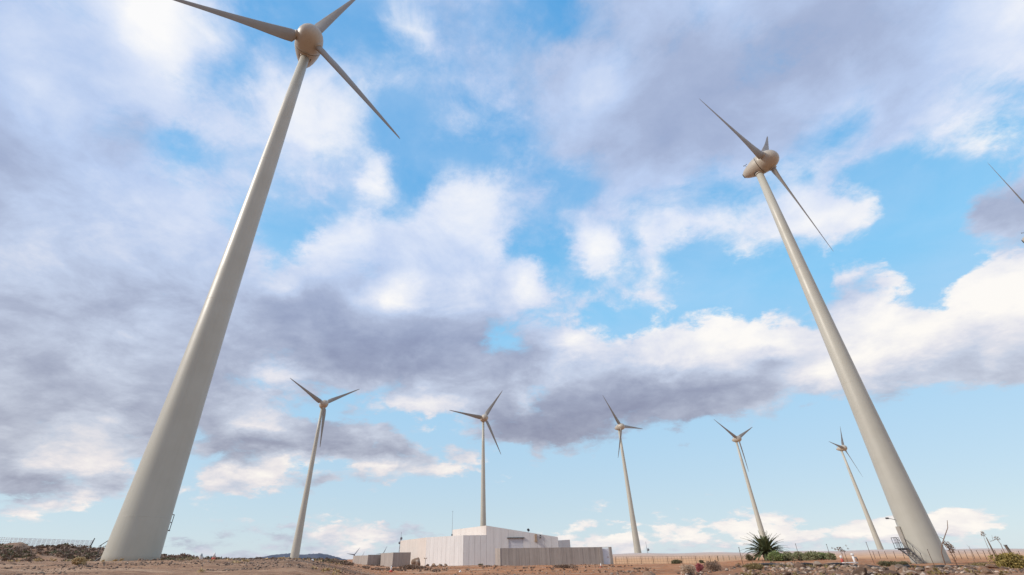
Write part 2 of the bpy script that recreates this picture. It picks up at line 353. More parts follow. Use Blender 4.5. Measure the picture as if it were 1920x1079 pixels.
# ------------------------------------------------------------------ mesh building
class MB:
    def __init__(s): s.v = []; s.f = []
    def add(s, vs, fs):
        o = len(s.v); s.v += [tuple(v) for v in vs]; s.f += [tuple(i + o for i in f) for f in fs]
    def box(s, c, size, rz=0., m=None):
        x, y, z = (k / 2 for k in size); cz, sz = math.cos(rz), math.sin(rz)
        vs = []
        for dx, dy, dz in ((-x, -y, -z), (x, -y, -z), (x, y, -z), (-x, y, -z), (-x, -y, z), (x, -y, z), (x, y, z), (-x, y, z)):
            vs.append(Vector((c[0] + dx * cz - dy * sz, c[1] + dx * sz + dy * cz, c[2] + dz)))
        s.add(vs, [(0, 3, 2, 1), (4, 5, 6, 7), (0, 1, 5, 4), (1, 2, 6, 5), (2, 3, 7, 6), (3, 0, 4, 7)])
    def tube(s, pts, rads, n=8, cap=True):
        pts = [Vector(p) for p in pts]
        if not hasattr(rads, '__len__'): rads = [rads] * len(pts)
        vs = []; fs = []; prev = None
        for i, p in enumerate(pts):
            d = (pts[min(i + 1, len(pts) - 1)] - pts[max(i - 1, 0)]).normalized()
            if prev is None: a = d.orthogonal().normalized()
            else: a = (prev - d * prev.dot(d)).normalized()
            prev = a; b_ = d.cross(a)
            for k in range(n):
                q = 2 * PI * k / n; vs.append(p + (a * math.cos(q) + b_ * math.sin(q)) * rads[i])
        for i in range(len(pts) - 1):
            for k in range(n): fs.append((i * n + k, i * n + (k + 1) % n, (i + 1) * n + (k + 1) % n, (i + 1) * n + k))
        if cap: fs.append(tuple(range(n - 1, -1, -1))); fs.append(tuple((len(pts) - 1) * n + k for k in range(n)))
        s.add(vs, fs)
    def lathe(s, prof, n=48, axis='Z', cap=True):
        vs = []; fs = []
        for r, h in prof:
            for k in range(n):
                q = 2 * PI * k / n; a, b_ = r * math.cos(q), r * math.sin(q)
                vs.append((a, b_, h) if axis == 'Z' else (a, -h, b_))
        for i in range(len(prof) - 1):
            for k in range(n): fs.append((i * n + k, i * n + (k + 1) % n, (i + 1) * n + (k + 1) % n, (i + 1) * n + k))
        if cap: fs.append(tuple(range(n - 1, -1, -1))); fs.append(tuple((len(prof) - 1) * n + k for k in range(n)))
        s.add(vs, fs)
    def build(s, name, m, parent=None, smooth=False, loc=None):
        me = bpy.data.meshes.new(name); me.from_pydata(s.v, [], s.f); me.materials.append(m)
        me.update()
        if smooth: me.shade_smooth()
        o = bpy.data.objects.new(name, me); COL.objects.link(o)
        if parent: o.parent = parent
        if loc is not None: o.location = loc
        return o
def tag(o, label=None, cat=None, group=None, kind=None):
    for k, v in (('label', label), ('category', cat), ('group', group), ('kind', kind)):
        if v: o[k] = v
    return o
def empty(name, loc, rz=0.):
    o = bpy.data.objects.new(name, None); COL.objects.link(o); o.location = loc; o.rotation_euler = (0, 0, rz); o.empty_display_size = .3
    return o
def kids(o): return [c for c in COL.objects if c.parent == o]
def copy_tree(o, ch=None, parent=None):
    c = o.copy(); COL.objects.link(c)
    if parent: c.parent = parent
    for k in kids(o): copy_tree(k, None, c)
    return c

# ------------------------------------------------------------------ ground
def _hash(ix, iy, seed):
    h = (ix.astype(np.int64) * 374761393 + iy.astype(np.int64) * 668265263 + seed * 974711) & 0x7fffffff
    h = (h ^ (h >> 13)) * 1274126177 & 0x7fffffff
    return ((h ^ (h >> 16)) & 0xffff) / 65535.0
def vnoise(x, y, seed=0):
    ix, iy = np.floor(x), np.floor(y); fx, fy = x - ix, y - iy
    ux, uy = fx * fx * (3 - 2 * fx), fy * fy * (3 - 2 * fy)
    a, b, c, d = _hash(ix, iy, seed), _hash(ix + 1, iy, seed), _hash(ix, iy + 1, seed), _hash(ix + 1, iy + 1, seed)
    return (a * (1 - ux) + b * ux) * (1 - uy) + (c * (1 - ux) + d * ux) * uy - .5
def fbm(x, y, sc, octv=4, seed=0, g=.5):
    r = 0; a = 1.
    for o in range(octv): r = r + a * vnoise(x * sc * 2 ** o + 13.7 * o, y * sc * 2 ** o - 7.1 * o, seed + o); a *= g
    return r
def sst(x, a, b):
    t = np.clip((x - a) / (b - a), 0, 1); return t * t * (3 - 2 * t)
def ground_z(X, Y, masks=False):
    X = np.asarray(X, float); Y = np.asarray(Y, float)
    d = np.hypot(X, Y); az = np.degrees(np.arctan2(X, Y))
    far = np.interp(d, [0, 100, 240, 330, 600, 1200, 3000], [0, -.1, .5, .5, -8, -54, -56])
    zc = np.interp(d, [0, 15, 40, 60, 80, 95, 120, 240, 330, 600, 1200, 3000], [0, .1, .25, .40, .40, .0, -.12, .5, .5, -8, -54, -56])
    zl = np.interp(d, [0, 5, 20, 34, 42, 60, 100, 160, 330, 600, 1200, 3000], [0, .2, .98, 1.42, 1.54, 1.42, 1.1, 1.0, .5, -8, -54, -56])
    zr = np.interp(d, [0, 15, 30, 42, 52, 73, 85, 110, 150, 240, 330, 600, 1200, 3000], [0, .0, .28, .66, .80, .82, .85, .75, .2, .5, .5, -8, -54, -56])
    zr = zr - .38 * sst(az, 33, 37) * sst(d, 42, 52) * (1 - sst(d, 80, 100))
    ml = sst(az, -10, -22); mr = sst(az, 19, 28)
    z = zc + (zl - zc) * ml; z = z + (zr - z) * mr
    # dark scrubby bank on the left
    top = np.interp(az, [-60, -43, -40.5, -38, -35, -32, -26, -18.5, -13], [3.15, 3.1, 2.95, 2.6, 1.9, 1.85, 1.22, .95, .75])
    bk = np.exp(-((d - 77) / 7.5) ** 2) * sst(az, -12, -18)
    bk = np.where(d > 77, np.maximum(bk, sst(az, -12, -18) * np.exp(-((d - 77) / 22) ** 2)), bk)
    z = z + bk * np.maximum(top - z, 0)
    # grey gravel ridge on the right
    rg = np.exp(-((d - 200) / 12) ** 2) * sst(az, 10, 13)
    rt = 1.98 + .12 * np.sin(az * .9) + .15 * sst(az, 27, 33) * (1 - sst(az, 40, 47))
    z = z + rg * np.maximum(rt - z, 0)
    near = np.exp(-(d / 130) ** 2)
    z = z + near * (fbm(X, Y, .16, 4, 3) * .16 + fbm(X, Y, .9, 4, 9) * (.07 + .05 * mr)) * sst(d, 2, 12)
    z = z + bk * fbm(X, Y, .5, 4, 21) * .7
    z = z + sst(d, 500, 1500) * fbm(X, Y, .004, 4, 5) * 6
    if not masks: return z
    rub = sst(az, 19, 25) * sst(d, 22, 26) * (1 - sst(d, 49, 54)) * (.55 + .45 * sst(fbm(X, Y, .22, 3, 41), -.2, .1))
    return z, ml * (1 - sst(d, 80, 120)), bk * sst(bk, .25, .6), rg, rub, sst(d, 78, 125) * sst(az, 8, 13)
def gz(x, y): return float(ground_z(np.array([x]), np.array([y]))[0])
def spot(px, py, d, sink=0.):
    """ground point in the direction of a photo column at distance d"""
    p = at(px, py, d); return Vector((p.x, p.y, gz(p.x, p.y) - sink))

def build_ground():
    az = np.concatenate([np.arange(-180, -54, 3.), np.arange(-54, 54, .14), np.arange(54, 180, 3.)])
    r = np.concatenate([[.05], np.geomspace(1, 12, 24), np.geomspace(12.1, 100, 300), np.geomspace(102, 260, 90), np.geomspace(275, 24000, 34)])
    A, Rr = np.meshgrid(np.radians(az), r); X, Y = np.sin(A) * Rr, np.cos(A) * Rr
    Z, m1, m2, m3, m4, m5 = ground_z(X, Y, True)
    n, k = X.shape; co = np.stack([X, Y, Z], -1).reshape(-1, 3)
    i = np.arange(n - 1)[:, None] * k; j = np.arange(k)[None, :]; j2 = (j + 1) % k
    q = np.stack([i + j, i + k + j, i + k + j2, i + j2], -1).reshape(-1, 4)[:, ::-1]
    me = bpy.data.meshes.new('ground'); me.vertices.add(len(co)); me.vertices.foreach_set('co', co.ravel())
    me.loops.add(q.size); me.loops.foreach_set('vertex_index', q.ravel().astype(np.int32))
    me.polygons.add(len(q)); me.polygons.foreach_set('loop_start', np.arange(0, q.size, 4, dtype=np.int32))
    me.update(calc_edges=True); me.validate()
    ca = me.color_attributes.new('mask', 'FLOAT_COLOR', 'POINT')
    c = np.ones((len(co), 4), np.float32); c[:, 0] = m1.ravel(); c[:, 1] = m2.ravel(); c[:, 2] = m3.ravel(); c[:, 3] = m4.ravel(); ca.data.foreach_set('color', c.ravel())
    cb = me.color_attributes.new('plain', 'FLOAT_COLOR', 'POINT'); c = np.ones((len(co), 4), np.float32); c[:, 0] = m5.ravel(); cb.data.foreach_set('color', c.ravel())
    me.shade_smooth(); me.materials.append(M['ground'])
    if me.polygons[len(me.polygons) // 2].normal.z < 0: me.flip_normals()
    o = bpy.data.objects.new('ground', me); COL.objects.link(o); tag(o, kind='structure')
build_ground()

def build_hills():
    line = [(440, 1051), (465, 1049), (500, 1043), (528, 1038.6), (545, 1038), (566, 1040), (582, 1039), (598, 1037.8), (615, 1040.5), (632, 1045), (648, 1049.5), (668, 1053)]
    mb = MB(); D = 4200; pts = [at(x, y, D) for x, y in line]; n = 13
    fine = []
    for i in range(len(pts) - 1):
        for k in range(6): fine.append(pts[i].lerp(pts[i + 1], k / 6))
    fine.append(pts[-1]); vs = []; 
    for i, p in enumerate(fine):
        h = Vector((p.x, p.y, 0)).normalized()
        for j in range(n):
            s = (j / (n - 1) - .5) * 2
            b = Vector((p.x, p.y, 0)) + h * s * 900
            z = -70 + (p.z + 70) * math.cos(s * PI / 2) ** 1.3 + (random.random() - .5) * 4 * (1 - abs(s)) 
            vs.append((b.x, b.y, z))
    fs = [(i * n + j, (i + 1) * n + j, (i + 1) * n + j + 1, i * n + j + 1) for i in range(len(fine) - 1) for j in range(n - 1)]
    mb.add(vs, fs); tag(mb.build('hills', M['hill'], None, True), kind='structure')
build_hills()

# ------------------------------------------------------------------ wind turbines
HT = 58.0; HUB_S = 1.9; TILT = R_(4)
PROF = [(1.665, -.6), (1.665, .3), (1.60, 2.2), (1.50, 5.5), (1.34, 11), (1.16, 18.5), (1.0, 28), (.86, 38), (.70, 48), (.545, HT)]
def tower_r(z): return float(np.interp(z, [p[1] for p in PROF], [p[0] for p in PROF]))
def blade_mb(L=18.8):
    mb = MB(); n = 22; rings = []
    for r, ch, th, tw, off in ((.9, .84, .84, 0, 0), (1.55, .84, .84, 0, 0), (1.95, 1.45, .80, 24, -.16), (2.25, 1.86, .74, 23, -.30), (3.2, 1.86, .56, 20, -.33), (4.5, 1.74, .44, 16, -.33), (6.5, 1.46, .33, 12, -.28), (9, 1.14, .24, 8, -.22), (12, .84, .17, 5, -.16), (15, .58, .11, 3, -.11), (17.3, .38, .07, 2, -.07), (18.4, .24, .045, 1, -.04), (L, .07, .02, 0, 0)):
        ring = []
        for k in range(n):
            q = 2 * PI * k / n; x = math.cos(q); y = math.sin(q)
            f = min(max((r - 1.5) / 1.0, 0), 1)
            yy = y * (1 - f * .62 * max(0, -x) ** 1.2)        # thin trailing edge
            px, py = x * ch / 2 + off, yy * th / 2
            a = R_(tw); ring.append((px * math.cos(a) + py * math.sin(a), -px * math.sin(a) + py * math.cos(a), r))
        rings += ring
    m = 13; fs = [(i * n + k, i * n + (k + 1) % n, (i + 1) * n + (k + 1) % n, (i + 1) * n + k) for i in range(m - 1) for k in range(n)]
    fs += [tuple(range(n - 1, -1, -1)), tuple((m - 1) * n + k for k in range(n))]
    mb.add(rings, fs); return mb
def make_turbine():
    root = empty('wind_turbine', (0, 0, 0))
    mb = MB(); mb.lathe(PROF, 72); mb.build('tower', M['tower'], root, True)
    for z in (2.6, 20.0, 38.0):
        r = tower_r(z); rb = MB(); rb.lathe([(r - .02, z - .02), (r + .003, z - .016), (r + .003, z + .016), (r - .02, z + .02)], 72, cap=False); rb.build('flange_ring', M['tower'], root, True)
    yb = MB(); yb.lathe([(.56, HT - .28), (.66, HT - .26), (.66, HT - .02), (.60, HT), (.60, HT + .12), (.82, HT + .14), (.84, HT + .5), (.8, HT + .9)], 48); yb.build('yaw_collar', M['nacelle'], root, True)
    gb = MB(); gb.lathe([(.63, HT - .01), (.76, HT), (.76, HT + .13), (.63, HT + .135)], 48, cap=False); gb.build('yaw_seal', M['dark'], root, True)
    hz = HT + 1.4
    T = Matrix.Translation((0, 0, hz)) @ Matrix.Rotation(-TILT, 4, 'X')
    nb = MB(); nb.lathe([(.02, -2.36), (.34, -2.33), (.56, -2.2), (.82, -1.85), (1.10, -1.3), (1.38, -.6), (1.60, .1), (1.69, .55), (1.70, .60)], 56, 'Y')
    nac = nb.build('nacelle', M['nacelle'], root, True); nac.matrix_local = T
    sb = MB(); sb.lathe([(1.62, .60), (1.62, .68)], 56, 'Y', cap=False); o = sb.build('rotor_seam', M['dark'], nac, True)
    vb = MB(); vb.lathe([(.10, -2.42), (.40, -2.40), (.44, -2.30), (.3, -2.25)], 24, 'Y'); vb.build('exhaust_vent', M['dark'], nac, True)
    ab = MB(); ab.tube([(-.25, 1.3, 1.0), (-.25, 1.3, 1.75)], .03, 6); ab.tube([(-.25, 1.1, 1.72), (-.25, 1.5, 1.72)], .025, 6); ab.box((-.25, 1.52, 1.78), (.03, .22, .2)); ab.box((-.25, 1.1, 1.78), (.12, .12, .14)); ab.build('wind_vane', M['grating'], nac)
    hb = MB(); hb.lathe([(1.60, .66), (1.70, .68), (1.74, 1.1), (1.74, 1.6), (1.68, 2.2), (1.50, 2.75), (1.20, 3.2), (.8, 3.52), (.35, 3.68), (.02, 3.71)], 56, 'Y')
    hub = hb.build('spinner', M['nacelle'], root, True); hub.matrix_local = T
    bl = blade_mb()
    for k in range(3):
        b = bl.build('blade', M['blade'], root, True) if k == 0 else None
        if k == 0: first = b
        else:
            b = first.copy(); COL.objects.link(b); b.parent = root
        b['_k'] = k
    cb = MB(); cb.lathe([(.46, 1.45), (.60, 1.46), (.60, 1.66), (.52, 1.68), (.52, 1.74), (.58, 1.75), (.58, 1.86), (.44, 1.88)], 32); c0 = cb.build('root_collar', M['nacelle'], first, True)
    for b in kids(root):
        if b.name.startswith('blade') and b != first: c = c0.copy(); COL.objects.link(c); c.parent = b
    return root
def pose(root, phase):
    k = 0
    for b in kids(root):
        if b.name.startswith('blade'):
            b.matrix_local = Matrix.Translation((0, 0, HT + 1.4)) @ Matrix.Rotation(-TILT, 4, 'X') @ Matrix.Translation((0, -HUB_S, 0)) @ Matrix.Rotation(R_(phase + 120 * k), 4, 'Y')
            if '_k' in b: del b['_k']
            k += 1
WG = 'wind turbines of the same type'
TB = [ # tower-top pixel, base column azimuth pixel, yaw, phase, label
    ((572, 108), (244, 1053), 29, 14, 'huge pale wind turbine nearest the camera, its foot on the stony mound at left'),
    ((1422, 326), (1746, 1050), 35, 38, 'tall wind turbine with outside steel stair, its foot behind the rubble bank'),
    ((605, 766), (550, 1050), 40, 57, 'distant wind turbine standing in front of the blue hills, blades in a Y shape'),
    ((906, 791), (906, 1042), 26, 35, 'distant wind turbine rising upright from behind the white building'),
    ((1161, 807), (1196, 1038), 37, 86, 'distant wind turbine behind the wire fence just right of the grey wall door'),
    ((1382, 829), (1436, 1030), 25, 63, 'distant wind turbine whose foot is hidden by the palm'),
    ((1576, 846), (1654, 1032), 34, 36, 'smallest full distant wind turbine, between the palm and the big tower with a stair')]
base_t = make_turbine(); TURB = []
for i, (tp, bp, yaw, ph, lab) in enumerate(TB):
    o = base_t if i == 0 else copy_tree(base_t)
    r = ray(*tp); rb = ray(*bp); h = math.hypot(r.x, r.y); a = (math.atan2(r.x, r.y) + math.atan2(rb.x, rb.y)) / 2
    zr = 1.0
    for _ in range(4):
        d = (zr + HT - EYE.z) * h / r.z; zr = gz(d * math.sin(a), d * math.cos(a))
    o.location = (d * math.sin(a), d * math.cos(a), zr); o.rotation_euler = (0, 0, R_(yaw)); pose(o, ph); tag(o, lab, 'wind turbine', WG); TURB.append(o)
o = copy_tree(base_t); o.location = (119.0, 78.0, 0.8); o.rotation_euler = (0, 0, R_(34)); pose(o, -39.5)
tag(o, 'wind turbine outside the right edge with only one thin blade tip reaching into view', 'wind turbine', WG)

def entrance(root, ang, zdoor=2.3, stair_dir=1, run=2.6):
    """door, landing and stair on a tower; ang = world bearing of the door seen from the tower axis"""
    piv = R_(ang) - root.rotation_euler.z
    Tm = Matrix.Rotation(piv, 4, 'Z')
    r = tower_r(zdoor)
    def put(mb, name, m, par=root, sm=False):
        o = mb.build(name, m, par, sm)
        if par == root: o.matrix_local = Tm
        return o
    d = MB(); d.box((r + .005, 0, zdoor + 1.05), (.10, .95, 2.1)); dr = put(d, 'door', M['nacelle'])
    g = MB(); g.box((r + .42, 0, zdoor - .04), (.84, 1.5, .07)); g.box((r + .42, 0, zdoor - .14), (.8, .08, .12)); g.tube([(r - .03, 0, zdoor - .9), (r + .7, 0, zdoor - .12)], .05, 6); put(g, 'landing', M['grating'])
    rl = MB(); x1 = r + .80
    for (a, b) in (((r + .1, -.72 * stair_dir), (x1, -.72 * stair_dir)), ((x1, -.72 * stair_dir), (x1, .72 * stair_dir))):
        for hh in (.5, 1.02): rl.tube([(*a, zdoor + hh), (*b, zdoor + hh)], .028, 6)
        for f in (0, .5, 1): rl.tube([(a[0] + (b[0] - a[0]) * f, a[1] + (b[1] - a[1]) * f, zdoor), (a[0] + (b[0] - a[0]) * f, a[1] + (b[1] - a[1]) * f, zdoor + 1.02)], .026, 6)
    put(rl, 'railing', M['galv'])
    st = MB(); s0 = .75 * stair_dir; n = 9; rise = (zdoor + .1) / n
    for sx in (r + .12, r + .78):
        st.tube([(sx, s0, zdoor - .05), (sx, s0 + stair_dir * run, -.1)], .05, 6)
        for hh in (.95,): st.tube([(sx, s0, zdoor + hh), (sx, s0 + stair_dir * run, hh - .05)], .026, 6)
        for f in (.05, .5, .95): st.tube([(sx, s0 + stair_dir * run * f, zdoor * (1 - f)), (sx, s0 + stair_dir * run * f, zdoor * (1 - f) + .92)], .024, 6)
    for k in range(1, n): st.box((r + .45, s0 + stair_dir * run * k / n, zdoor - rise * k), (.64, .26, .04))
    put(st, 'stair', M['grating'])
    lp = MB(); lp.tube([(r - .05, .2, zdoor + 2.75), (r + .65, .2, zdoor + 2.95)], .03, 6); lp.box((r + .7, .2, zdoor + 2.93), (.26, .2, .16)); put(lp, 'door_lamp', M['grating'])
entrance(TURB[0], 97, 1.95, 1)
entrance(TURB[1], 160, 1.42, 1, 2.7)

# far tiny turbines on the coast, beyond the grey walls
def far_turbine(px, py, d, phase, lab, L=19):
    p = at(px, py, d); bz = p.z - 58
    root = empty('wind_turbine', (p.x, p.y, bz), R_(30))
    mb = MB(); mb.lathe([(1.7, -3), (1.7, 0), (.9, 57.5)], 16); mb.build('tower', M['far'], root, True)
    nb = MB(); nb.lathe([(.1, -3), (1.3, -2), (1.8, 0), (1.8, 1.6), (1.2, 3), (.1, 3.8)], 16, 'Y'); nb.build('nacelle', M['far'], root, True, (0, 0, 58))
    for k in range(3):
        b = MB(); b.tube([(0, 0, 0), (0, 0, 3), (0, 0, 10), (0, 0, L)], [.8, 1.1, .75, .2], 8); o = b.build('blade', M['far'], root, True)
        o.matrix_local = Matrix.Translation((0, -2.2, 58)) @ Matrix.Rotation(R_(phase + 120 * k), 4, 'Y')
    tag(root, lab, 'wind turbine', 'tiny wind turbines far off on the coast')
far_turbine(664, 1040.5, 1300, 38, 'tiny far wind turbine left of the grey sawtooth wall')
far_turbine(718, 1038.5, 1350, 27, 'tiny far wind turbine with one blade showing above the grey sawtooth wall')
far_turbine(679, 1043, 2300, 25, 'faintest tiny far wind turbine just above the left end of the grey sawtooth wall')

# ------------------------------------------------------------------ white building
def wall_line(mb, a, b, z0a, z0b, z1a, z1b, pw=1.2, th=.14, gap=.03, jit=.0):
    """row of upright panels from a to b (outer face on the line), each a slab with an open joint"""
    a = Vector((a[0], a[1], 0)); b = Vector((b[0], b[1], 0)); L = (b - a).length; u = (b - a) / L; nrm = Vector((u.y, -u.x, 0))
    n = max(1, round(L / pw)); w = L / n
    for k in range(n):
        s0, s1 = k * w + gap / 2, (k + 1) * w - gap / 2; f0, f1 = s0 / L, s1 / L; j = (random.random() - .5) * jit
        P = []
        for s, f in ((s0, f0), (s1, f1)):
            for off in (j, -th):
                q = a + u * s + nrm * off
                P.append((q.x, q.y, z0a + (z0b - z0a) * f)); P.append((q.x, q.y, z1a + (z1b - z1a) * f))
        mb.add(P, [(0, 4, 5, 1), (2, 3, 7, 6), (0, 1, 3, 2), (4, 6, 7, 5), (1, 5, 7, 3), (0, 2, 6, 4)])
def prism(mb, poly, z0, ztop):
    n = len(poly); zt = ztop if hasattr(ztop, '__len__') else [ztop] * n
    vs = [(p[0], p[1], z0) for p in poly] + [(p[0], p[1], z) for p, z in zip(poly, zt)]
    fs = [(i, (i + 1) % n, n + (i + 1) % n, n + i) for i in range(n)] + [tuple(range(n - 1, -1, -1)), tuple(n + i for i in range(n))]
    mb.add(vs, fs)
def inset(poly, d):
    c = Vector((sum(p[0] for p in poly) / len(poly), sum(p[1] for p in poly) / len(poly)))
    return [((p[0] - c.x) * (1 - d) + c.x, (p[1] - c.y) * (1 - d) + c.y) for p in poly]
def build_house():
    P1 = at(869, 1004, 91); YF = P1.y; zlo = P1.z; P2 = at(800, 1008.2, 100); P3 = at(751, 1015, 119)
    xt0 = at(912, 990, 91.5).x; xt1 = 11.45
    zt0 = at(912, 986, 91.2).z; zt1 = at(1045.5, 1007.5, 91.8).z
    root = empty('white_building', (P1.x, YF, -.1)); G = -.5
    def part(mb, name, m, par=root, sm=False):
        o = mb.build(name, m, par, sm); o.matrix_parent_inverse = Matrix.Translation(-root.location) if par == root else Matrix(); return o
    # low front block, three facets
    w = MB(); wall_line(w, (P2.x, P2.y), (P1.x, YF), G, G, zlo, zlo, 1.25); wall_line(w, (P1.x, YF), (xt0, YF), G, G, zlo, zlo, 1.0)
    lw = part(w, 'low_wall', M['panel'])
    w = MB(); wall_line(w, (P3.x, P3.y), (P2.x, P2.y), G, G, zlo, zlo, 2.4, .14, .012); part(w, 'side_wall', M['warm_wall'])
    core = [(P1.x + .1, YF + .16), (xt0, YF + .16), (xt0, 125), (P3.x + 1.5, 125), (P3.x + .17, P3.y + .1), (P2.x + .17, P2.y + .1)]
    w = MB(); prism(w, core, G, zlo - .12); part(w, 'flat_roof', M['panel'])
    # tall block with a single pitch
    q1 = at(848.5, 994, 104); dL = Vector((q1.x - xt0, q1.y - YF, 0))
    w = MB(); sh0, sh1 = at(953.5, 1010, 91).x, at(980.5, 1010, 91).x; shz = at(966, 1009.6, 91).z
    def zr(x): return zt0 + (zt1 - zt0) * (x - xt0) / (xt1 - xt0)
    wall_line(w, (xt0, YF), (sh0, YF), G, G, zt0, zr(sh0), 1.3, .14, .02)
    wall_line(w, (sh0, YF), (sh1, YF), shz, shz, zr(sh0), zr(sh1), 1.0, .14, .02)
    wall_line(w, (sh1, YF), (xt1, YF), G, G, zr(sh1), zt1, 1.3, .14, .02)
    part(w, 'front_wall', M['panel'])
    w = MB(); wall_line(w, (xt0 + dL.x, YF + dL.y), (xt0 - .02, YF + .03), 3.5, 3.5, zt0 - .03, zt0, 3.2, .14, .012); part(w, 'gable_wall', M['warm_wall'])
    w = MB(); prism(w, [(xt0 + .16, YF + .17), (xt1 - .02, YF + .17), (xt1 - .02, YF + 13), (xt0 + .15 + dL.x, YF + dL.y)], G, [zt0 - .1, zt1 - .1, zt1 - .1, zt0 - .1]); part(w, 'pitched_roof', M['panel'])
    w = MB()
    for k in range(14): w.box(((sh0 + sh1) / 2, YF + .13, shz - .12 - k * .22), (sh1 - sh0 - .04, .05, .2))
    part(w, 'roller_shutter', M['shutter'])
    w = MB(); w.box(((sh0 + sh1) / 2, YF - .10, shz + .06), (sh1 - sh0 + .5, .24, .13)); part(w, 'lintel', M['grating'])
    # low extension at the right end
    e0, e1 = at(1046.5, 1014, 96), at(1070, 1012, 99)
    w = MB(); wall_line(w, (xt1 - .3, 96), (e1.x, 99), G, G, e0.z, e1.z, 3, .14, .01); prism(w, [(xt1 - .3, 96.2), (e1.x - .02, 99.1), (e1.x - .02, 104), (xt1 - .3, 104)], G, [e0.z - .1, e1.z - .1, e1.z - .1, e0.z - .1]); part(w, 'extension_wall', M['panel'])
    # lamps on the front wall
    p = at(1005, 1008, 90.7); w = MB(); w.box((p.x, YF - .16, p.z), (.34, .26, 1.0)); w.box((p.x, YF - .24, p.z - .55), (.46, .40, .22)); part(w, 'wall_heater_flue', M['ochre'])
    p = at(1013.5, 1006.5, 90.7); w = MB()
    for dz in (.2, -.12):
        w = MB(); w.box((p.x, YF - .12, p.z + dz), (.22, .2, .16)); w.box((p.x, YF - .03, p.z + dz), (.06, .1, .06)); part(w, 'floodlight', M['grating'])
    tag(root, 'white flat-panelled building with a taller block behind its low front wing', 'building')
    # dish on the roof edge
    p = at(990.3, 994.5, 91.4); x = p.x; r = empty('satellite_dish', (x, p.y, zr(x)))
    d = MB(); d.lathe([(.02, 0), (.10, .012), (.18, .04), (.25, .085), (.255, .085), (.18, .02), (.05, -.02)], 24, 'Y'); o = d.build('reflector', M['grating'], r, True, (0, -.1, p.z - zr(x))); o.rotation_euler = (R_(-15), 0, R_(20))
    d = MB(); d.tube([(0, 0, -.12), (0, 0, p.z - zr(x))], .03, 6); d.build('mount_pole', M['galv'], r)
    tag(r, 'small round grey dish standing on the sloping roof edge of the white building', 'dish')
    # whip antenna on the low roof
    b = at(847.5, 1004.5, 100); tpt = at(847, 957, 100); r = empty('roof_antenna', (b.x, b.y, zlo - .12))
    a = MB(); a.tube([(0, 0, 0), (0, 0, 1.2), (0, 0, tpt.z - zlo)], [.045, .035, .02], 6); a.build('mast', M['galv'], r)
    a = MB(); a.box((0, 0, .45), (.24, .2, .4)); a.build('junction_box', M['grating'], r)
    a = MB(); a.tube([(-.14, 0, tpt.z - zlo - .1), (.14, 0, tpt.z - zlo - .1)], .02, 5); a.build('cross_arm', M['galv'], r)
    tag(r, 'thin tall whip antenna on the low roof of the white building', 'antenna')
build_house()

# ------------------------------------------------------------------ concrete walls
def conc_wall(mb, a, b, z0, z1, th=.3, pw=.62, jit=.03):
    wall_line(mb, a, b, z0, z0, z1, z1, pw, th, .012, jit)
def build_walls():
    yl = 79.5; a0 = at(938, 1028.5, yl); a1 = at(1124, 1027, 80.3); x0, x1 = a0.x, a1.x; zt = 2.66
    r = empty('concrete_wall', ((x0 + x1) / 2, yl, gz((x0 + x1) / 2, yl)))
    def part(mb, name, m):
        o = mb.build(name, m, r); o.matrix_parent_inverse = Matrix.Translation(-r.location); return o
    w = MB(); conc_wall(w, (x0, yl), (x1, yl), -.4, zt); part(w, 'wall_panels', M['concrete'])
    xs = at(930, 1028, 80).x
    w = MB(); conc_wall(w, (xs - .15, yl + 2.2), (x0 - .03, yl - .06), -.4, zt - .02, .3, 2.4); part(w, 'return_wall', M['concrete'])
    xp = at(1131.5, 1027, 80).x
    w = MB(); w.box(((x1 + xp) / 2 + .02, yl + .02, zt / 2 - .15), (xp - x1, .42, zt + .3)); part(w, 'gate_pier', M['concrete'])
    xd = at(1145.5, 1027, 80).x; xe = at(1150.5, 1027, 80).x
    w = MB(); w.box(((xp + xd) / 2 + .02, yl + .10, 1.33), (xd - xp - .05, .06, 2.28)); dr = part(w, 'door', M['door'])
    w = MB(); w.box((xd - .28, yl + .05, 1.32), (.10, .05, .16)); o = w.build('handle', M['ochre'], dr)
    w = MB(); w.box(((xd + xe) / 2, yl + .05, zt / 2 - .15), (xe - xd, .5, zt + .3)); w.box(((xp + xd) / 2 + .03, yl + .12, zt - .03), (xd - xp - .04, .16, .06)); part(w, 'end_pier', M['concrete'])
    tag(r, 'long grey board-marked concrete wall with a pale door at its right end', 'wall')
    # sawtooth wall on the left, four lengths
    zt = 2.45; A, B, C, D, E_ = at(662, 1046, 140), at(690.5, 1041.5, 121), at(714, 1040, 122), at(737.5, 1036.3, 104), at(770.5, 1035.5, 104.5)
    A = Vector((A.x, A.y)); B = Vector((B.x, B.y)); C = Vector((C.x, C.y)); D = Vector((D.x, D.y)); E2 = Vector((E_.x, E_.y))
    r2 = empty('concrete_wall', (C.x, C.y, gz(C.x, C.y)))
    for i, (p, q, zz, m) in enumerate(((A, B, 2.05, M['concrete']), (B, C, 2.15, M['concrete']), (C - (D - C) * .05, D, 2.42, M['concrete']), (D, E2, 2.42, M['concrete']))):
        w = MB(); conc_wall(w, p, q, -.8, zz, .28, 1.9 if i in (0, 2) else 1.4, .04); o = w.build('wall_panels', m, r2); o.matrix_parent_inverse = Matrix.Translation(-r2.location)
    tag(r2, 'grey concrete wall in sawtooth steps left of the white building', 'wall')
build_walls()

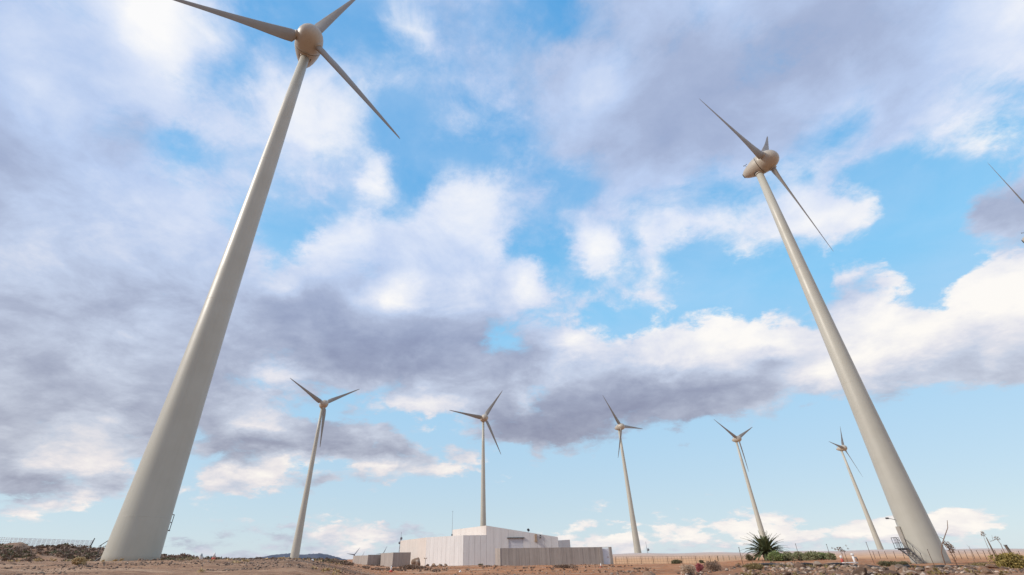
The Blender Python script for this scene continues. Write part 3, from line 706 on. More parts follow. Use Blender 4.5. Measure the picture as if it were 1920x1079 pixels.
# ------------------------------------------------------------------ rocks
def rock_mesh(seed, sub=3, rough=.34, flat=.75):
    rg = random.Random(seed); bm = bmesh.new(); bmesh.ops.create_icosphere(bm, subdivisions=sub, radius=.5)
    cuts = [(Vector((rg.uniform(-1, 1), rg.uniform(-1, 1), rg.uniform(-1, 1))).normalized(), rg.uniform(.26, .44)) for _ in range(9)]
    from mathutils import noise as mn
    for v in bm.verts:
        for n, d in cuts:
            k = v.co.dot(n)
            if k > d: v.co -= n * (k - d) * .9
        q = v.co * 3.1 + Vector((seed * 3.7, 0, 0)); v.co *= 1 + rough * .55 * mn.noise(q) + rough * .25 * mn.noise(q * 2.7)
        v.co.z *= flat
    me = bpy.data.meshes.new('rock'); bm.to_mesh(me); bm.free(); me.materials.append(M['rock']); me.polygons.foreach_set('use_smooth', [True] * len(me.polygons)); me.set_sharp_from_angle(angle=R_(32)); return me
RK = [rock_mesh(i) for i in range(10)]
def rock(name, me, loc, sc, rz, lab, cat, grp=None, m=None):
    o = bpy.data.objects.new(name, me); COL.objects.link(o); o.location = loc; o.scale = sc if hasattr(sc, '__len__') else (sc, sc, sc); o.rotation_euler = (random.uniform(-.3, .3), random.uniform(-.3, .3), rz)
    if m: o.material_slots[0].link = 'OBJECT'; o.material_slots[0].material = m
    return tag(o, lab, cat, grp)
BLD = [(780.5, 1054.5, 86, (1.15, 1.1, 1.9), 'largest brown boulder, upright, in front of the white building side wall'),
       (801, 1061, 88, (.62, .6, .62), 'rounded pale brown boulder just right of the largest boulder'),
       (812.5, 1062, 88, (.72, .6, .6), 'reddish boulder third from the left in the row by the white building'),
       (825, 1062, 88, (.75, .6, .58), 'dark grey boulder fourth in the row by the white building'),
       (835.5, 1061.5, 89, (.6, .55, .62), 'grey greenish boulder at the right end of the row by the white building')]
for i, (px, py, d, sc, lab) in enumerate(BLD):
    g = spot(px, py, d); rock('boulder', RK[i], (g.x, g.y, g.z + sc[2] * .3), tuple(s * 1.35 for s in sc), i * 1.3, lab, 'boulder', 'boulders beside the white building', M['boulder'])
SMALL = []
for px in (889, 902, 906, 911, 927, 931): SMALL.append((px, 86.5, 'dark stone at the foot of the white building front corner', 'stones along the building front', .32))
for px in (1090, 1098, 1104, 1110, 1127): SMALL.append((px, 78.6, 'small dark stone at the foot of the long grey wall near its door', 'stones along the grey wall', .3))
for px in (258, 263, 267, 273, 278, 283, 287, 293): SMALL.append((px, 40.1, 'dark stone at the foot of the nearest turbine tower', 'stones round the nearest tower', .24))
for i, (px, d, lab, grp, s) in enumerate(SMALL):
    g = spot(px, 1060, d); s *= random.uniform(.7, 1.2); rock('stone', RK[(i * 3) % 10], (g.x, g.y, g.z + s * .15), s, i * 2.1, lab, 'stone', grp)
# rubble bank on the right: the 290 that show largest one by one, the rest as one mass
def pick(n, fn, rg):
    out = []
    while len(out) < n:
        a = fn(rg)
        if a: out.append(a)
    return out
rg = random.Random(11)
def bank_spot(r):
    az = math.degrees(math.atan2(ray(r.uniform(1165, 1960), 1055).x, ray(1400, 1055).y)); d = 26 + 24 * r.random() ** .8
    px = r.uniform(1170, 1965)
    if px < 1370 and r.random() < .72: return None
    if px < 1370 and d > 40: return None
    p = at(px, 1055, d); den = fbm(np.array([p.x]), np.array([p.y]), .22, 3, 41)[0]
    if den < -.16 and r.random() < .7: return None
    return p.x, p.y, d
pos = pick(290, bank_spot, rg)
for i, (x, y, d) in enumerate(pos):
    s = .16 + .42 * rg.random() ** 2.6 + (.3 if i % 29 == 0 else 0)
    rock('rock', RK[i % 10], (x, y, gz(x, y) + s * .12), (s * rg.uniform(.8, 1.4), s * rg.uniform(.8, 1.2), s * rg.uniform(.7, 1.0)), rg.uniform(0, 6.3), 'rough brown and grey rock lying in the rubble bank below the right tower', 'rock', 'rocks of the rubble bank')
for px, py, d, s, lab in ((1216, 1070, 37, .85, 'long pale slab of rock tilted up right of the grey wall door'), (1223, 1076, 34, .62, 'blocky pale grey rock low at the bottom edge right of the grey wall'), (1190, 1075, 35, .7, 'broad light grey rock pile stone nearest the grey wall door'), (1172, 1077, 34, .5, 'leftmost light grey rock at the bottom edge below the grey wall door'), (1610, 1071, 36, .75, 'largest dark brown rock low in the rubble bank'), (1490, 1062, 45, .5, 'pale rounded rock lying on the black pipe'), (1622, 1057, 48, .55, 'pale cream rock beside the white standpipe')):
    g = spot(px, py, d); rock('rock', RK[int(px) % 10], (g.x, g.y, g.z + s * .2), (s * 1.3, s, s * .75), px, lab, 'rock')

def scatter(name, n, fn, smin, smax, cols, m, seed, kind='stuff'):
    """many tiny stones as one mass"""
    rn = np.random.RandomState(seed); bm = bmesh.new(); bmesh.ops.create_icosphere(bm, subdivisions=1, radius=.5)
    bv = np.array([v.co[:] for v in bm.verts]); bf = np.array([[v.index for v in f.verts] for f in bm.faces]); bm.free()
    P = fn(n, rn); n = len(P); s = smin + (smax - smin) * rn.rand(n) ** 3
    V = bv[None] * (1 + .35 * (rn.rand(n, len(bv), 1) - .5)); a = rn.rand(n) * 6.28; c, sn = np.cos(a), np.sin(a)
    sc = np.stack([s * (.8 + .7 * rn.rand(n)), s, s * (.5 + .4 * rn.rand(n))], -1)
    V = V * sc[:, None, :]; X = V[..., 0] * c[:, None] - V[..., 1] * sn[:, None]; Y = V[..., 0] * sn[:, None] + V[..., 1] * c[:, None]
    Vw = np.stack([X + P[:, None, 0], Y + P[:, None, 1], V[..., 2] + (P[:, 2] + s * .1)[:, None]], -1).reshape(-1, 3)
    F = (bf[None] + (np.arange(n) * len(bv))[:, None, None]).reshape(-1, 3)
    me = bpy.data.meshes.new(name); me.vertices.add(len(Vw)); me.vertices.foreach_set('co', Vw.ravel()); me.loops.add(F.size); me.loops.foreach_set('vertex_index', F.ravel().astype(np.int32))
    me.polygons.add(len(F)); me.polygons.foreach_set('loop_start', np.arange(0, F.size, 3, dtype=np.int32)); me.update(calc_edges=True)
    ca = me.color_attributes.new('tint', 'FLOAT_COLOR', 'POINT'); ci = rn.randint(0, len(cols), n); cc = np.array(cols)[ci] * (.75 + .5 * rn.rand(n, 1)); cc = np.repeat(np.concatenate([cc, np.ones((n, 1))], 1), len(bv), 0).astype(np.float32); ca.data.foreach_set('color', cc.ravel())
    me.materials.append(m); o = bpy.data.objects.new(name, me); COL.objects.link(o); return tag(o, kind=kind)
def region(az0, az1, d0, d1, clump=None, seed=0, pw=1.):
    def fn(n, rn):
        A = np.radians(rn.uniform(az0, az1, n * 3)); D = d0 + (d1 - d0) * rn.rand(n * 3) ** pw; X, Y = np.sin(A) * D, np.cos(A) * D
        if clump is not None: k = fbm(X, Y, .25, 3, seed) > clump; X, Y = X[k], Y[k]
        X, Y = X[:n], Y[:n]; return np.stack([X, Y, ground_z(X, Y)], -1)
    return fn
RC = [(.25, .155, .10), (.14, .09, .062), (.36, .26, .19), (.09, .062, .048), (.31, .17, .10), (.46, .36, .28)]
tag(scatter('rubble', 5200, region(25.5, 48, 25, 54, -.12, 41), .07, .30, RC, M['gravel'], 3), 'loose brown and grey rubble covering the bank at the right', 'rubble')
tag(scatter('rubble', 900, region(12, 26, 27, 47, .02, 43), .06, .28, RC, M['gravel'], 4), 'thin scatter of stones on the orange soil in the middle', 'rubble')
tag(scatter('gravel', 4600, region(-47, -14, 13, 60, .06, 47), .025, .15, [(.27, .18, .125), (.16, .105, .078), (.36, .265, .195), (.11, .075, .058)], M['gravel'], 5), 'loose gravel and pebbles over the mound at the left', 'gravel')
tag(scatter('gravel', 1500, region(-16, 14, 38, 84, .02, 49), .05, .2, [(.30, .19, .12), (.18, .11, .07), (.45, .35, .28)], M['gravel'], 6), 'scattered pebbles on the red soil before the white building', 'gravel')

# ------------------------------------------------------------------ plants
def leaf_cloud(mb, blobs, n, size, rg, flat=1., up=.0, aspect=.45):
    """leaf-sized faces spread through the volume of overlapping blobs (centre, radii)"""
    w = [b[1][0] * b[1][1] * b[1][2] for b in blobs]; vs = []; fs = []
    for _ in range(n):
        c, r = rg.choices(blobs, w)[0]
        while True:
            q = Vector((rg.uniform(-1, 1), rg.uniform(-1, 1), rg.uniform(-1, 1))); l = q.length
            if .35 < l < 1: break
        q = q / l * (l ** .5)
        p = Vector((c[0] + q.x * r[0], c[1] + q.y * r[1], c[2] + q.z * r[2]))
        if p.z < 0: continue
        d = (Vector((rg.gauss(0, 1), rg.gauss(0, 1), rg.gauss(0, 1) * flat + up)) + q * .8).normalized(); t = d.cross(Vector((rg.gauss(0, 1), rg.gauss(0, 1), rg.gauss(0, 1)))).normalized()
        s = size * rg.uniform(.6, 1.4); o = len(vs)
        vs += [p, p + d * s * .5 + t * s * aspect * .5, p + d * s, p + d * s * .5 - t * s * aspect * .5]; fs.append((o, o + 1, o + 2, o + 3))
    mb.add(vs, fs)
def bush(name, px, d, w, h, m, n, leaf, lab, cat='shrub', grp=None, seed=1, nb=7, stems=True, py=1055, deep=.8):
    rg = random.Random(seed); g = spot(px, py, d); r = empty(name, (g.x, g.y, g.z), rg.uniform(0, 6))
    blobs = []
    for k in range(nb):
        a = rg.uniform(0, 6.28); q = rg.uniform(0, .62); s = rg.uniform(.32, .55)
        blobs.append(((math.cos(a) * q * w / 2, math.sin(a) * q * w / 2 * deep, h * (.28 + .38 * rg.random() * (1 - q * .6))), (s * w / 2, s * w / 2 * deep, h * rg.uniform(.26, .40))))
    b = MB(); leaf_cloud(b, blobs, n, leaf, rg, up=.4); b.build('foliage', m, r)
    if stems:
        t = MB()
        for k in range(9):
            c = rg.choice(blobs)[0]; t.tube([(rg.uniform(-.1, .1), rg.uniform(-.1, .1), -.1), (c[0] * .6, c[1] * .6, c[2] * .7), (c[0] * 1.3, c[1] * 1.3, c[2] * 1.35)], [.035, .02, .008], 5)
        t.build('stems', M['twig'], r)
    return tag(r, lab, cat, grp)
def palm():
    rg = random.Random(5); g = spot(1441, 1049, 74); r = empty('palm', g)
    t = MB(); t.tube([(0, 0, -.2), (0, 0, .3), (.02, 0, .8), (0, 0, .9)], [.42, .46, .38, .25], 14)
    for k in range(60):
        a = k * 2.4; z = .1 + k / 60 * .85; t.tube([(math.cos(a) * .36, math.sin(a) * .36, z), (math.cos(a) * .55, math.sin(a) * .55, z + .22)], [.07, .03], 4)
    t.build('trunk', M['wood'], r)
    vs = []; fs = []
    cr = MB()
    for k in range(78):
        a = k * 2.39996 + rg.uniform(-.1, .1); f = (k + .5) / 78; e0 = R_(84 - 100 * f ** .95 + rg.uniform(-5, 5)); L = 3.0 * rg.uniform(.85, 1.05) * (1 if f > .12 else .85)
        pts = []; p = Vector((math.cos(a) * .1, math.sin(a) * .1, .8)); e = e0; n = 14
        for i in range(n + 1):
            pts.append(p.copy()); st = L / n; p = p + Vector((math.cos(a) * math.cos(e), math.sin(a) * math.cos(e), math.sin(e))) * st; e -= (.022 + .035 * f) * (1 + i * .09)
        cr.tube(pts, [.032 * (1 - i / n) + .006 for i in range(n + 1)], 4)
        for i in range(2, n * 3):
            ff = i / (n * 3); j = min(int(ff * n), n - 1); q = pts[j].lerp(pts[j + 1], ff * n - j); tdir = (pts[j + 1] - pts[j]).normalized(); sd = Vector((-math.sin(a), math.cos(a), 0)); upv = sd.cross(tdir) * -1
            ll = .40 * math.sin(min(1, ff * 1.25 + .12) * PI) ** .6 + .06
            for sg in (1, -1):
                dd = (sd * sg * .5 + tdir * .95 + upv * rg.uniform(.05, .35)).normalized(); wv_ = tdir.cross(dd).normalized().cross(dd) * .027
                o = len(vs); vs += [q - wv_, q + wv_, q + dd * ll * .6 + wv_ * .8, q + dd * ll, q + dd * ll * .6 - wv_ * .8]; fs.append((o, o + 1, o + 2, o + 3, o + 4))
    cr.add(vs, fs); cr.build('crown', M['palm'], r)
    tag(r, 'dark green feather palm with a short trunk standing beside the hedge', 'palm')
palm()
bush('shrub', 1457, 70, 2.4, 1.05, M['green'], 2600, .16, 'fresh bright green shrub right against the foot of the palm', seed=2)
for i, (px, w, h, lab) in enumerate(((1480, 2.5, .95, 'grey green hedge shrub next to the bright green shrub'), (1502, 2.6, .9, 'grey green hedge shrub second from the left in the low hedge'), (1524, 2.6, .95, 'grey green hedge shrub in the middle right of the low hedge'), (1546, 2.6, .9, 'yellowish hedge shrub near the right end of the low hedge'), (1562, 1.7, .75, 'lowest hedge shrub at the right end of the low hedge'))):
    bush('hedge_shrub', px, 71 + (i % 2) * .7, w, h, M['hedge'] if i != 3 else M['green'], 1900, .15, lab, 'shrub', 'shrubs of the low hedge right of the palm', seed=20 + i)
bush('shrub', 1408, 73, 1.2, .8, M['dull'], 900, .14, 'small dull shrub at the left foot of the palm', seed=31)
bush('shrub', 1267, 88, 2.4, .72, M['dull'], 1800, .15, 'wide low dark green shrub before the wire fence, the larger of two', seed=32)
bush('shrub', 1316, 92, 1.2, .5, M['dull'], 800, .13, 'small low dark green shrub before the wire fence, the smaller of two', seed=33)
bush('shrub', 1311, 46, .8, .62, M['pink'], 1500, .09, 'pink flowering shrub on the orange soil', seed=34, py=1065)
bush('shrub', 1290, 41, 1.35, .72, M['pale'], 2200, .09, 'rounded shrub with pale cream flower heads left of the pink one', seed=35, py=1070)
bush('shrub', 1338, 46, 1.5, .75, M['scrub'], 1800, .10, 'brown and olive dry shrub just right of the pink flowering one', seed=36, py=1066)
bush('shrub', 1895, 47, 2.6, 1.0, M['olive'], 4200, .13, 'large yellow green domed shrub at the right edge', seed=37, nb=12)
bush('shrub', 1830, 56, 2.6, .42, M['weed'], 1500, .11, 'low flat yellowish shrub between the right tower and the large domed shrub', seed=38)
bush('shrub', 1660, 60, 2.6, .42, M['dull'], 1500, .12, 'low dark green mat of shrub left of the right tower stair', seed=39)
bush('shrub', 1690, 63, 1.6, .36, M['dull'], 900, .12, 'low dark shrub under the landing of the right tower', seed=46)
bush('shrub', 1420, 42, 2.2, .42, M['weed'], 1500, .09, 'low dry olive brown shrub among the rocks below the palm', seed=40, py=1068)
bush('shrub', 146, 34, 1.0, .35, M['straw'], 900, .10, 'straw coloured dry tuft on the left mound, left of the nearest tower', 'dry tuft', seed=41)
bush('shrub', 62, 44, 1.3, .32, M['scrub'], 700, .12, 'dark dry tuft at the far left of the stony mound', 'dry tuft', seed=42)
bush('shrub', 774, 62, 3.4, .42, M['scrub'], 2000, .13, 'long low dry brown tuft on the red soil below the largest boulder', 'dry tuft', seed=43, py=1062)
bush('shrub', 1062, 56, 3.0, .3, M['scrub'], 1300, .12, 'low dry tuft on the red soil below the long grey wall', 'dry tuft', seed=44, py=1068)
bush('shrub', 900, 84, 1.6, .3, M['dull'], 500, .10, 'small dark tuft at the front corner of the white building', 'dry tuft', seed=45)
# scrub: uncountable low growth on the bank at the left and in the middle ground
def scrub(n, fn, seed, hmin, hmax, leaf, m, lab):
    rn = np.random.RandomState(seed); rg = random.Random(seed); P = fn(n, rn); b = MB(); vs = []; fs = []
    for x, y, z in P:
        h = rg.uniform(hmin, hmax); w = h * rg.uniform(.8, 1.7)
        for k in range(16):
            a = rg.uniform(0, 6.28); q = w * .5 * rg.random() ** .5; zz = h * rg.uniform(.0, .8) * (1 - .5 * q / w); p = Vector((x + math.cos(a) * q, y + math.sin(a) * q, z + zz))
            d = Vector((math.cos(a) + rg.gauss(0, .6), math.sin(a) + rg.gauss(0, .6), 1 + rg.gauss(0, .6))).normalized(); t = d.cross(Vector((rg.gauss(0, 1), rg.gauss(0, 1), rg.gauss(0, 1)))).normalized(); s = leaf * rg.uniform(.6, 1.5); o = len(vs)
            vs += [p, p + d * s * .5 + t * s * .3, p + d * s, p + d * s * .5 - t * s * .3]; fs.append((o, o + 1, o + 2, o + 3))
    b.add(vs, fs); o = b.build('scrub', m, None); return tag(o, lab, 'scrub', None, 'stuff')
scrub(2600, region(-47, -15, 65, 84, -.08, 61), 61, .06, .24, .17, M['scrub'], 'dense dark dry scrub covering the bank behind the nearest tower')
scrub(320, region(-47, -16, 64, 80, .08, 63), 63, .10, .32, .2, M['dull'], 'dull olive scrub mixed into the bank behind the nearest tower')
scrub(220, region(-18, -5, 50, 78, .2, 65), 65, .05, .13, .14, M['scrub'], 'sparse dry scrub on the red soil left of the boulders')
scrub(170, region(-3, 17, 46, 74, .22, 66), 66, .04, .12, .12, M['scrub'], 'sparse dry scrub in front of the grey wall')
scrub(240, region(25, 48, 27, 60, .2, 67), 67, .06, .18, .12, M['weed'], 'small olive weeds between the rocks at the right')
scrub(190, region(-47, -16, 24, 60, .26, 68), 68, .05, .16, .12, M['straw'], 'straw coloured weeds on the left mound')

# ------------------------------------------------------------------ fences, stakes, pipes
def post_at(px, d, h, rad=.03, lean=(0, 0), n=6):
    g = spot(px, 1050, d); return g, [(0, 0, -.3), (lean[0], lean[1], h)]
def wire_fence(name, cols, hs, wires, rad, m_post, m_wire, lab, cat='fence', wr=.008, lean=.0, mesh=None, group=None):
    """cols = ground points; posts are parts, wires one part"""
    g0 = cols[len(cols) // 2]; r = empty(name, g0); tops = []
    for i, g in enumerate(cols):
        o = Vector(g) - g0; h = hs[i] if hasattr(hs, '__len__') else hs
        b = MB(); lx = random.uniform(-lean, lean); b.tube([o + Vector((0, 0, -.3)), o + Vector((lx, 0, h))], rad, 6); b.build('post', m_post, r); tops.append((o, h, lx))
    w = MB()
    for f in wires:
        for (o1, h1, l1), (o2, h2, l2) in zip(tops[:-1], tops[1:]):
            a = o1 + Vector((l1 * f, 0, h1 * f)); b = o2 + Vector((l2 * f, 0, h2 * f)); mid = (a + b) / 2 - Vector((0, 0, .012)); w.tube([a, mid, b], wr, 4, False)
    if mesh:
        for (o1, h1, l1), (o2, h2, l2) in zip(tops[:-1], tops[1:]):
            L = (o2 - o1).length; k = max(1, int(L / mesh))
            for i in range(k):
                f = (i + .5) / k; a = o1.lerp(o2, f); w.tube([a, a + Vector((0, 0, h1 + (h2 - h1) * f))], wr, 4, False)
    w.build('wire_mesh', m_wire, r); return tag(r, lab, cat, group)
# white mesh fence on the bank, far left
top_d = 86.; cols = []
for k in range(21):
    px = -8 + k * 9.05; p = at(px, 1015, top_d); cols.append(Vector((p.x, p.y, gz(p.x, p.y))))
hs = []
for k, c in enumerate(cols):
    px = -8 + k * 9.05; p = at(px, np.interp(px, [0, 170], [1007.5, 1013.5]), top_d); hs.append(max(.5, p.z - c.z))
wire_fence('mesh_fence', cols, hs, [.12, .24, .36, .48, .6, .72, .84, .96], .028, M['wire'], M['wire'], 'white wire mesh fence along the top of the scrubby bank at far left', wr=.026, mesh=.22)
p0 = cols[-1]; r = empty('leaning_post', p0); b = MB(); b.tube([(0, 0, -.3), (0, 0, .3), (.18, 0, hs[-1] + .25)], [.07, .07, .06], 6); b.tube([(0, 0, hs[-1] * .6), (-.5, .1, .0)], .04, 5); b.build('post', M['grating'], r); tag(r, 'dark braced end post of the white mesh fence on the bank', 'post')
# chain link fence in the middle right
fx = [1154, 1176.5, 1202, 1225, 1251.6, 1278.5, 1304.8, 1331.8, 1345.6]
cols = [spot(x, 1050, 116) for x in fx]; hs = [at(x, 1044 - (x - 1154) * .008, 116).z - c.z for x, c in zip(fx, cols)]
wire_fence('chain_link_fence', cols, hs, [.06, .36, .68, .97], .05, M['rust'], M['rust'], 'long chain link fence with thin dark posts right of the grey wall door', wr=.016, mesh=.5, lean=.08)
fx = [1347, 1357, 1368, 1380, 1393, 1403]
cols = [spot(x, 1050, 112) for x in fx]; hs = [at(x, 1042, 112).z - c.z for x, c in zip(fx, cols)]
wire_fence('mesh_panel_fence', cols, hs, [.1, .3, .5, .7, .97], .04, M['dull'], M['galv'], 'shorter fence of finer mesh between the chain link fence and the palm', wr=.016, mesh=.28)
fx = [1640, 1650, 1663, 1679, 1695, 1711]
cols = [spot(x, 1045, 96) for x in fx]; hs = [at(x, 1034, 96).z - c.z for x, c in zip(fx, cols)]
wire_fence('post_fence', cols, hs, [.4, .7, .97], .035, M['rust'], M['galv'], 'wire fence on thin posts before the grey ridge, left of the right tower', lean=.1, wr=.009)
fx = [1792, 1802, 1813, 1826, 1838, 1848, 1858, 1870, 1884, 1899, 1914, 1928]
cols = [spot(x, 1045, 92) for x in fx]; hs = [at(x, 1033 - random.random() * 2, 92).z - c.z for x, c in zip(fx, cols)]
wire_fence('post_fence', cols, hs, [.4, .7, .97], .035, M['rust'], M['galv'], 'wire fence on thin posts before the grey ridge, right of the right tower', lean=.12, wr=.009)
# single thin stakes
STK = [(1394, 1061, 1027, 50, 'thin dark stake standing alone left of the palm'), (1496, 1035, 1020, 66, 'thin stake rising behind the left part of the low hedge'), (1556, 1040, 1021, 66, 'thin stake rising behind the right end of the low hedge'), (1633, 1041, 1017, 66, 'taller thin stake between hedge and right tower'), (1750, 1056, 1031, 60, 'thin stake in front of the foot of the right tower'), (1587, 1046, 1033, 62, 'short thin stake left of the white standpipe')]
for px, y0, y1, d, lab in STK:
    g = spot(px, y0, d); tz = at(px, y1, d).z - g.z; r = empty('stake', g); b = MB(); b.tube([(0, 0, -.3), (-.02, 0, tz * .5), (.0, 0, tz)], [.026, .024, .02], 6); b.build('rod', M['rust'], r); b = MB(); b.tube([(0, 0, tz - .04), (0, 0, tz + .03)], .034, 6); b.build('cap', M['grating'], r); tag(r, lab, 'stake', 'thin single stakes')
fx = [1411, 1432, 1452, 1474, 1490, 1503]
for i, x in enumerate(fx):
    g = spot(x, 1058, 47.5); r = empty('stake', g); b = MB(); b.tube([(0, 0, -.3), (random.uniform(-.05, .05), 0, random.uniform(.45, .7))], .018, 5); b.build('rod', M['rust'], r); tag(r, 'short thin stake in the row beside the black pipe', 'stake', 'short stakes along the black pipe')
# black pipe along the rubble bank
pts = []
for k in range(60):
    px = 1424 + k * 9.2; d = 47 - 1.2 * math.sin(k * .21) - .012 * k; g = spot(px, 1058, d); pts.append(Vector((g.x, g.y, g.z + .09 + .05 * math.sin(k * .9))))
b = MB(); b.tube(pts, .085, 8); tag(b.build('irrigation_pipe', M['pipe'], None, True), 'black plastic pipe running along the top of the rubble bank', 'pipe')
pts = []
for k in range(24):
    px = 1798 + k * 7; g = spot(px, 1050, 57); pts.append(Vector((g.x, g.y, g.z + .12 + .04 * math.sin(k * 1.3))))
b = MB(); b.tube(pts, .11, 8); tag(b.build('irrigation_pipe', M['pipe'], None, True), 'second black pipe lying right of the big right tower', 'pipe')
# white standpipe
g = spot(1601, 1049, 58); r = empty('standpipe', g); hh = at(1601, 1038, 58).z - g.z
b = MB(); b.tube([(0, 0, -.1), (0, 0, hh * .8)], .09, 12); b.tube([(0, 0, hh * .8), (0, 0, hh)], [.13, .12], 12); b.build('riser', M['white'], r, True)
b = MB(); b.tube([(-1.2, -.1, .10), (-.5, 0, .09), (.0, 0, .10), (.3, .1, .07)], .05, 10); b.build('feed_pipe', M['white'], r, True)
b = MB(); b.tube([(0, 0, hh * .55), (.28, 0, hh * .62), (.3, 0, hh * .3)], .05, 8); b.build('tap', M['galv'], r, True)
tag(r, 'white plastic standpipe with a horizontal feed pipe among the stones', 'standpipe')
g = spot(1576, 1043, 60); r = empty('marker_stub', g); b = MB(); b.lathe([(.12, -.1), (.12, .25), (.09, .3)], 12); b.build('base', M['red'], r, True); b = MB(); b.lathe([(.09, .30), (.10, .5), (.04, .56)], 12); b.build('cap', M['white'], r, True); tag(r, 'short red and white marker stub left of the white standpipe', 'marker')
# red and white marker cones on the soil
for px, py, d, h, lab in ((397, 1060, 50, .55, 'red and white marker cone right of the nearest tower'), (733, 1072, 52, .5, 'red and white marker cone below the grey sawtooth wall'), (1127, 1064, 62, .42, 'small white and red marker cone below the grey wall door')):
    g = spot(px, py, d); r = empty('marker_cone', g)
    b = MB(); b.lathe([(h * .42, 0), (h * .42, h * .08), (h * .30, h * .1)], 20); b.build('foot', M['red'], r)
    b = MB(); b.lathe([(h * .30, h * .1), (h * .24, h * .35)], 20); b.build('lower_band', M['red'], r, True)
    b = MB(); b.lathe([(h * .235, h * .35), (h * .13, h * .8), (h * .08, h)], 20); b.build('upper_band', M['white'], r, True); tag(r, lab, 'cone', 'marker cones on the soil')
for px, py, d in ((863, 1074, 52), (582, 1076, 46)):
    g = spot(px, py, d); rock('stone', RK[4], (g.x, g.y, g.z + .06), .26, 1., 'single pale stone on the red soil ' + ('right' if px > 733 else 'left') + ' of the marker cone below the sawtooth wall', 'stone', None, M['white'])
# pale pointed stone post at the left, on the bank foot
g = spot(373.5, 1056, 58); hh = at(373.5, 1038, 58).z - g.z; r = empty('stone_post', g)
b = MB(); b.lathe([(.24, -.1), (.22, .2), (.17, hh * .55), (.16, hh * .62)], 10); b.build('shaft', M['warm_wall'], r)
b = MB(); b.lathe([(.15, hh * .62), (.11, hh * .8), (.03, hh)], 10); b.build('tip', M['galv'], r); tag(r, 'pale pointed stone post at the foot of the bank right of the nearest tower', 'post')
# small twin lamp by the boulders
g = spot(797, 1060, 89); hh = at(797, 1047.5, 89).z - g.z; r = empty('garden_lamp', g); b = MB(); b.tube([(0, 0, -.1), (0, 0, hh)], .035, 6); b.tube([(-.16, 0, hh - .03), (.16, 0, hh - .03)], .025, 5); b.build('pole', M['rust'], r)
for sx in (-.17, .17): b = MB(); b.box((sx, 0, hh + .03), (.15, .16, .14)); b.build('lamp_head', M['ochre'], r)
tag(r, 'short twin headed lamp between boulders by the white building side wall', 'lamp')
# lattice mast beyond the walls
g = at(750, 1034, 210); r = empty('lattice_mast', (g.x, g.y, gz(g.x, g.y))); z0 = 0; hh = at(750.5, 998, 210).z - gz(g.x, g.y); b = MB(); lz = hh * .8
leg = [(math.cos(a), math.sin(a)) for a in (.5, 2.6, 4.7)]
for lx, ly in leg: b.tube([(lx * .7, ly * .7, -.5), (lx * .3, ly * .3, lz)], .06, 5)
nz = 9
for k in range(nz):
    f0, f1 = k / nz, (k + 1) / nz
    for i in range(3):
        r0 = .7 - .4 * f0; r1 = .7 - .4 * f1; a_, c_ = leg[i], leg[(i + 1) % 3]; b.tube([(a_[0] * r0, a_[1] * r0, lz * f0), (c_[0] * r1, c_[1] * r1, lz * f1)], .035, 4); b.tube([(a_[0] * r1, a_[1] * r1, lz * f1), (c_[0] * r1, c_[1] * r1, lz * f1)], .03, 4)
b.build('lattice', M['far'], r); b = MB(); b.tube([(0, 0, lz - .5), (0, 0, hh)], .06, 5); b.build('spike', M['far'], r)
for zf, ox in ((.78, .2), (.62, -.35), (.46, .3), (.60, .8)):
    b = MB(); b.lathe([(.1, -.2), (.45, 0), (.48, .1), (.1, .12)], 12, 'Y'); b.build('dish', M['far'], r, True, (ox, -.5, hh * zf))
tag(r, 'lattice radio mast with small dishes seen between the grey walls and white building', 'mast')
g = at(1214.5, 1040, 280); bz = gz(g.x, g.y); hh = at(1214, 1016, 280).z - bz; r = empty('radio_mast', (g.x, g.y, bz)); b = MB(); b.tube([(0, 0, -1), (0, 0, hh)], [.14, .06], 6)
b.tube([(1.0, 0, -1), (.1, 0, hh * .55)], .05, 4); b.build('pole', M['far'], r); b = MB(); b.lathe([(.1, -.3), (.6, 0), (.62, .2), (.1, .25)], 12, 'Y'); b.build('dish', M['far'], r, True, (.5, -.3, at(1216, 1031, 280).z - bz)); tag(r, 'small far mast with a dish on the grey ridge behind the wire fence', 'mast')
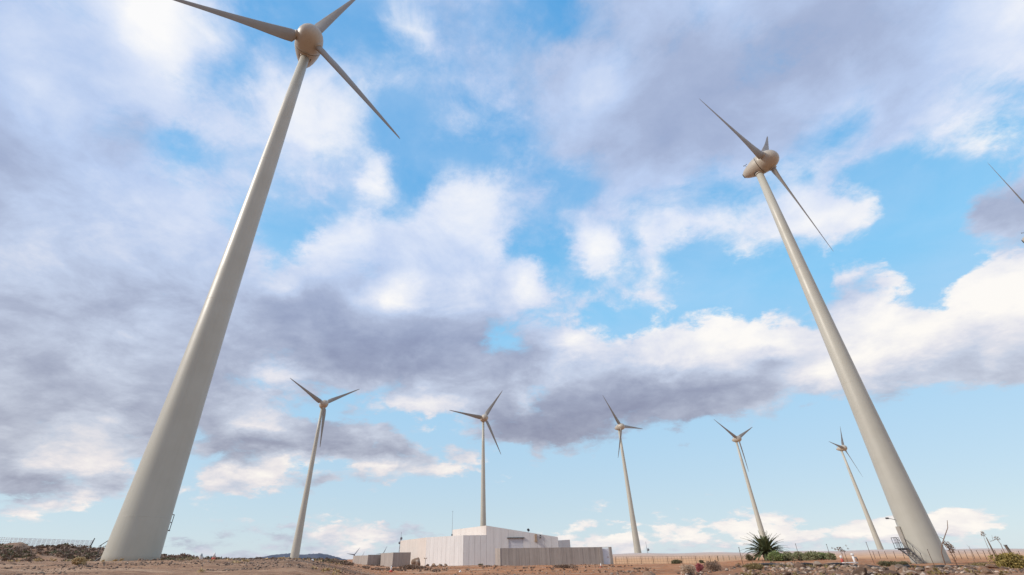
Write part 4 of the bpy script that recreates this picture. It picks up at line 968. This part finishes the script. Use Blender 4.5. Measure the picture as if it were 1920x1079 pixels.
# bare stems and posts near the right tower
def stem(name, pxs, d, rad, lab, cat, heads=(), m='twig', twigs=0, seed=3):
    rg = random.Random(seed); g = spot(pxs[0][0], pxs[0][1], d); r = empty(name, g); pts = [Vector((0, 0, -.15))]
    for x, y in pxs[1:]: pts.append(at(x, y, d) - g)
    n = len(pts); b = MB(); b.tube(pts, [rad * (1 - .6 * i / (n - 1)) for i in range(n)], 6)
    for k in range(twigs):
        i = rg.randrange(max(1, n // 3), n); p = pts[i - 1].lerp(pts[i], rg.random()); q = p + Vector((rg.uniform(-.4, .4), rg.uniform(-.2, .2), rg.uniform(.05, .4))); b.tube([p, (p + q) / 2 + Vector((0, 0, .04)), q], [rad * .4, rad * .3, rad * .15], 4)
    b.build('stem', M[m], r, True)
    for (x, y, s) in heads:
        q = at(x, y, d) - g; h = MB(); leaf_cloud(h, [((q.x, q.y, q.z), (s, s, s * .8))], 60, s * .7, rg); h.build('seed_head', M['scrub'], r)
    return tag(r, lab, cat)
stem('dry_stalk', [(1769, 1055), (1765, 1036), (1766, 1022), (1772, 1004), (1777, 990), (1776, 976)], 60, .055, 'tall bare curved stalk growing in front of the right tower foot', 'dry stalk', twigs=2)
stem('dead_bush', [(1788, 1046), (1780, 1030), (1774, 1016)], 66, .05, 'leaning dead bush with small leaf clumps against the right tower', 'dead bush', [(1775, 1019, .22), (1778, 1025, .2), (1784, 1028, .24), (1783, 1033, .18)], twigs=8, seed=4)
stem('fence_post', [(1867, 1044), (1858, 1026), (1849, 1008)], 62, .085, 'stout leaning grey wooden post left of the large domed shrub', 'post', (), 'wood')
stem('dry_stalk', [(1853, 1034), (1847, 1014), (1843, 1003)], 58, .02, 'thin dry stalk with two seed heads left of the leaning wooden post', 'dry stalk', [(1842.5, 998.5, .09), (1844, 1003, .13)], seed=6)
stem('dry_stalk', [(1880, 1034), (1876, 1020), (1869, 1011), (1862, 1014), (1856, 1016)], 52, .025, 'dry arching stalk above the large domed shrub', 'dry stalk', [(1869, 1010, .12)], twigs=4, seed=7)
stem('dry_stalk', [(1822, 1048), (1821, 1036), (1817, 1024)], 60, .02, 'thin bent dry stalk between the right tower and the wooden post', 'dry stalk', twigs=3, seed=8)
stem('dry_plant', [(1580, 1046), (1578, 1034), (1575, 1028)], 62, .02, 'wispy dry plant with scattered dark seed heads left of the standpipe', 'dry plant', [(1575, 1030.5, .2), (1566, 1030, .09), (1560, 1028, .06), (1583, 1033, .1), (1590, 1029, .07), (1586, 1023.5, .06)], twigs=10, seed=9)
g = spot(1897, 1035, 50); r = empty('stub_post', g); hh = at(1891, 1023, 50).z - g.z; b = MB(); b.tube([(0, 0, -.2), (-.1, 0, hh * .6), (-.2, 0, hh)], [.1, .09, .08], 8); b.build('post', M['wood'], r); b = MB(); b.tube([(-.2, 0, hh), (-.2, 0, hh + .04)], .10, 8); b.build('cap', M['galv'], r); tag(r, 'short dark post end sticking up behind the large domed shrub', 'post')
